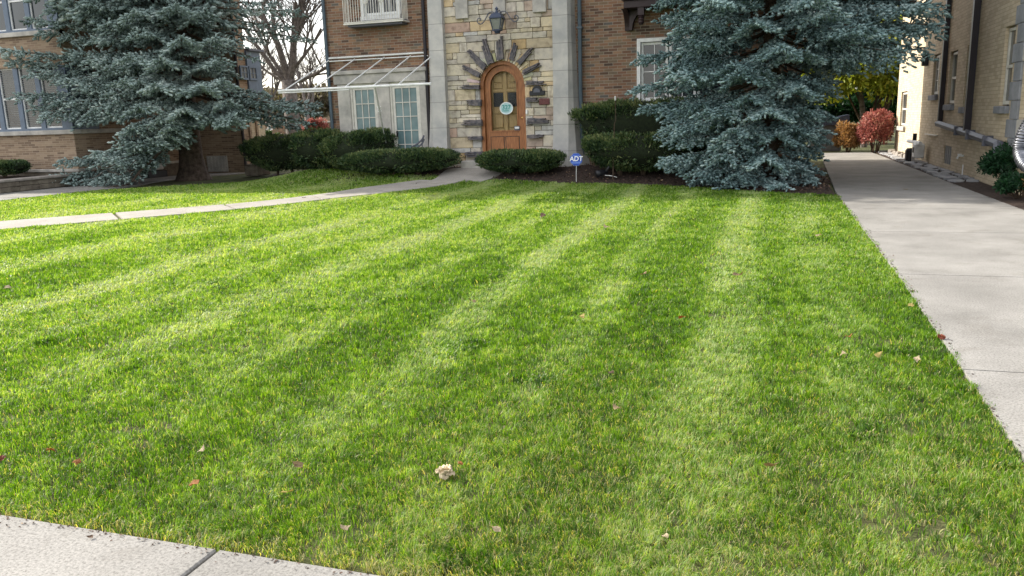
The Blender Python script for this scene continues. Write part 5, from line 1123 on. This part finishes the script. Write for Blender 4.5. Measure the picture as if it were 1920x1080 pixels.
# ================================================================== small things in the bed
p = Vector((-4.10, 17.12, hz(-4.1, 17.12))); cs = PY(1080.5, 299, 17.12)
sg = tag(empty('security_sign', p), 'blue octagonal security sign on a thin stake at the lawn edge', 'sign')
R_ = .142; yaw = math.radians(8)
def octo(R): return [(cs.x + R * math.cos(math.pi / 8 + math.pi / 4 * i), cs.z + R * math.sin(math.pi / 8 + math.pi / 4 * i)) for i in range(8)]
MB().prism(octo(R_), 17.108, 17.120).build('panel_rim', MT['signlight'], sg)
MB().prism(octo(R_ * .92), 17.104, 17.1078).build('panel', MT['signblue'], sg)
MB().box(cs.x - .10, cs.x + .10, 17.1005, 17.1038, cs.z - .09, cs.z - .045).box(cs.x - .07, cs.x + .07, 17.1005, 17.1038, cs.z + .07, cs.z + .10).build('band', MT['signlight'], sg)
text('ADT', 'lettering', MT['lettering'], sg, cs.x + .0, 17.099, cs.z + .012, .142, ext=.002, shear=.1)
MB().tube([(cs.x - .01, 17.13, hz(-4.1, 17.12) - .05), (cs.x, 17.128, cs.z + .1)], .006, 6).build('stake', MT['white2'], sg)
p = PG(1149, 338); t = PY(1153.5, 180, p.y); stk = tag(empty('marker_stake', (p.x, p.y, p.z)), 'thin brown stake with a white tip before the yews', 'stake')
m_ = p.lerp(t, .68); MB().tube([p - Vector((0, 0, .05)), p.lerp(t, .25), m_, m_ + Vector((.03, 0, .06)), t - Vector((0, 0, .09))], [.018, .010, .008, .008, .009], 6).build('rod', MT['twig'], stk); MB().tube([t - Vector((0, 0, .09)), t], .016, 6).build('white_tip', MT['white2'], stk)
p = PG(1130, 333); sl_ = tag(empty('spotlight', (p.x, p.y, p.z)), 'black garden spotlight lying on the mulch behind the blue sign', 'spotlight')
c = Vector((p.x, p.y, p.z + .1)); MB().tube([c + Vector((-.12, -.08, -.02)), c + Vector((-.05, -.03, 0)), c + Vector((.1, .06, .03))], [.085, .07, .04], 12).build('head', MT['black'], sl_, smooth=True); MB().tube([c + Vector((.05, .03, .0)), c + Vector((.12, .0, .1)), c + Vector((.15, 0, .14))], .03, 6).tube([c + Vector((.0, 0, -.05)), c + Vector((.0, 0, -.15))], .015, 6).build('mount', MT['black'], sl_); MB().tube(smooth_path([c + Vector((.05, 0, -.05)), c + Vector((.2, -.05, -.06)), c + Vector((.33, -.08, -.09))]), .008, 5).build('cable', MT['white2'], sl_)
# ================================================================== dirt and thatch along the slab edges
n = 5200; keep = RG.random(5200) < .24; a = np.concatenate([RG.uniform(-4.2, 1, 2300), np.full(1700, 1.02), np.full(1200, 3.2)]); b = np.concatenate([np.full(2300, 2.035), RG.uniform(2.1, 14.4, 1700), RG.uniform(9, 17, 1200)])
a[2300:4000] = np.interp(b[2300:4000], [0, 3.4, 7, 14.4], [1.0, 1.0, 1.05, 1.03]); a[4000:] = np.interp(b[4000:], [0, 12.3, 17.4], [3.3, 3.22, 3.13])
off = np.abs(RG.normal(0, .028, n)) * np.clip(fnoise(a * 1.0, b * 1.0, 17, 3, 2) * 2 - .4, .1, 1.6)
b[:2300] -= off[:2300]; a[2300:4000] += off[2300:4000]; a[4000:] -= off[4000:]
P = np.stack([a, b, np.full(n, .003)], -1); D = np.stack([RG.normal(0, .3, n), RG.normal(0, .3, n), np.ones(n)], -1)
P, D, b = P[keep], D[keep], b[keep]; n = len(b)
V, T = scatter(cv, ct, P, D, RG.uniform(.003, .011, n) * (1 + .12 * np.clip(b - 2, 0, 6)), RG.uniform(0, 6.3, n))
tag(tri_mesh('edge_litter', V, T, np.repeat(RG.random(n) * .97, 4), mt), kind='stuff', label='soil crumbs and dry clippings along the concrete edges', cat='litter')
# ================================================================== fallen leaves
def leaf_mesh(seed, size, curl, lobes=5):
    r = random.Random(seed); n = lobes * 2; bm = bmesh.new(); rings = []
    c = bm.verts.new((0, 0, 0))
    for ring in (.5, 1):
        vs = []
        for i in range(n):
            a = 2 * math.pi * i / n; rr = ring * size * (.46 if i % 2 else .34) * r.uniform(.8, 1.2); x, y = rr * math.cos(a) * (1.35 if lobes <= 3 else 1), rr * math.sin(a)
            vs.append(bm.verts.new((x, y, curl * (x * x * 1.6 - y * y * .9) / size + r.uniform(-.08, .08) * size * ring)))
        rings.append(vs)
    for i in range(n):
        j = (i + 1) % n; bm.faces.new((c, rings[0][i], rings[0][j])); bm.faces.new((rings[0][i], rings[1][i], rings[1][j], rings[0][j]))
    g = bmesh.ops.solidify(bm, geom=bm.faces[:], thickness=.0012); me = bpy.data.meshes.new('leaf'); bm.to_mesh(me); bm.free(); return me
leaves = [(97, 857, .055, 'orange', 'orange fallen leaf left of the sidewalk corner of the lawn', 5), (147, 879, .05, 'orange', 'orange fallen leaf just right of another orange one near the lower left', 5), (5, 872, .05, 'red', 'dark red fallen leaf at the left frame edge', 5),
    (365, 922, .06, 'orange', 'long narrow orange leaf above the sidewalk', 3), (560, 888, .075, 'tan', 'curled tan leaf standing in the grass left of the big crumpled leaf', 3), (380, 857, .05, 'pale', 'pale narrow leaf in the lower left of the lawn', 3),
    (540, 938, .06, 'yellow', 'yellowish leaf below the curled tan leaf', 3), (648, 1005, .05, 'pale', 'pale leaf close to the sidewalk edge', 5), (931, 1008, .05, 'pale', 'upright pale narrow leaf below the big crumpled leaf', 3), (1247, 1022, .035, 'pale', 'tiny round pale leaf at the bottom of the lawn', 5),
    (1445, 887, .065, 'tan', 'upright tan leaf in the lower right of the lawn', 3), (1155, 777, .05, 'tan', 'small tan leaf in the middle of the lower lawn', 3), (1145, 709, .05, 'brown', 'dark brown shrivelled leaf mid lawn', 5), (1090, 602, .075, 'yellow', 'bright yellow curled leaf in the middle of the lawn', 5),
    (1206, 520, .09, 'tan', 'upright tan leaf above the yellow curled leaf', 5), (1278, 604, .08, 'orange', 'orange leaf beside the bare patch right of centre', 5), (1384, 523, .11, 'tan', 'long tan leaf right of centre in the upper lawn', 3), (1137, 430, .12, 'pale', 'pale leaf in the upper middle of the lawn', 5), (1535, 447, .1, 'pale', 'pale leaf near the driveway in the upper lawn', 5),
    (1590, 640, .06, 'orange', 'small orange leaf near the driveway edge', 5), (1580, 674, .06, 'pale', 'leftmost of three pale leaves near the driveway', 5), (1645, 676, .055, 'yellow', 'middle yellow one of three pale leaves near the driveway', 3), (1718, 684, .055, 'pale', 'rightmost of three pale leaves, near the driveway edge', 5),
    (1018, 408, .12, 'brown', 'thin brown leaf far up the lawn', 3), (886, 572, .08, 'tan', 'small tan leaf left of the lawn centre', 5), (15, 545, .09, 'pale', 'pale leaf at the left edge of the mid lawn', 5), (1707, 582, .055, 'yellow', 'small yellow leaf right at the driveway edge', 3), (570, 371, .12, 'brown', 'brown leaf lying on the front walk', 5), (170, 1010, .03, 'brown', 'tiny black scrap on the sidewalk', 3), (1711, 547, .04, 'brown', 'tiny dark leaf scrap on the driveway', 3), (778, 346, .1, 'brown', 'small dark leaf on the walk near the door', 3), (1698, 356, .1, 'tan', 'small tan leaf on the shaded driveway', 3)]
for i, (px, py, sz, kind, lb, lo) in enumerate(leaves):
    p = PG(px, py); me = leaf_mesh(i, sz * .85, random.uniform(.3, .9), lo); on_grass = not ((p.x > 1.0) or p.y < 2.05 or px in (570, 778))
    o = link('fallen_leaf', me, MT['leaf_' + kind]); r = random.Random(i)
    o.location = p + Vector((0, 0, .034 if on_grass else .008)); o.rotation_euler = (r.uniform(-.5, .5) + (.7 if 'upright' in lb or 'standing' in lb else 0) if on_grass else 0, r.uniform(-.4, .4) if on_grass else 0, r.uniform(0, 6)); tag(o, lb, 'leaf', 'fallen leaves')
def crumple(name, label, px, py, size, mat, seed, layers=7, lift=.02):
    r = random.Random(seed); p = PG(px, py); bm = bmesh.new()
    for k in range(layers):
        bm2 = bmesh.new(); bmesh.ops.create_grid(bm2, x_segments=7, y_segments=7, size=size * .5)
        a, b2 = r.uniform(2, 5), r.uniform(0, 6); rot = Matrix.Rotation(r.uniform(0, 6.3), 4, 'Z') @ Matrix.Rotation(r.uniform(-1.0, 1.0), 4, 'X') @ Matrix.Rotation(r.uniform(-.8, .8), 4, 'Y')
        for v in bm2.verts:
            u, w = v.co.x / size * 2, v.co.y / size * 2; s2 = 1 - .45 * max(0, math.hypot(u, w) - .6); v.co = Vector((v.co.x * s2, v.co.y * s2 * .8, size * (.28 * (u * u) * (1 if k % 2 else -.6) + .06 * math.sin(a * 3 * u + b2) + .05 * math.sin(7 * w + b2)) + r.uniform(-.01, .01) * size))
            v.co = rot @ v.co + Vector((r.uniform(0, 0), 0, 0)) + Vector((math.cos(k * 2.4) * size * .22, math.sin(k * 2.4) * size * .16, size * .12))
        me2 = bpy.data.meshes.new('t'); bm2.to_mesh(me2); bm.from_mesh(me2); bpy.data.meshes.remove(me2); bm2.free()
    bmesh.ops.solidify(bm, geom=bm.faces[:], thickness=.001)
    me = bpy.data.meshes.new(name); bm.to_mesh(me); bm.free(); me.polygons.foreach_set('use_smooth', [True] * len(me.polygons))
    o = link(name, me, mat); o.location = p + Vector((0, 0, lift)); return tag(o, label, 'leaf', 'fallen leaves')
crumple('crumpled_leaf', 'largest crumpled pale tan leaf on the lawn, near the bottom centre', 836, 890, .066, MT['leaf_pale'], 3, lift=.006)
crumple('crumpled_leaf', 'small rust-brown scrap just right of the largest crumpled leaf', 864, 882, .018, MT['leaf_orange'], 4, layers=3, lift=.03)
crumple('crumpled_leaf', 'rust-red curled leaf on the concrete driveway', 1764, 636, .04, MT['leaf_red'], 5, layers=4, lift=.012)
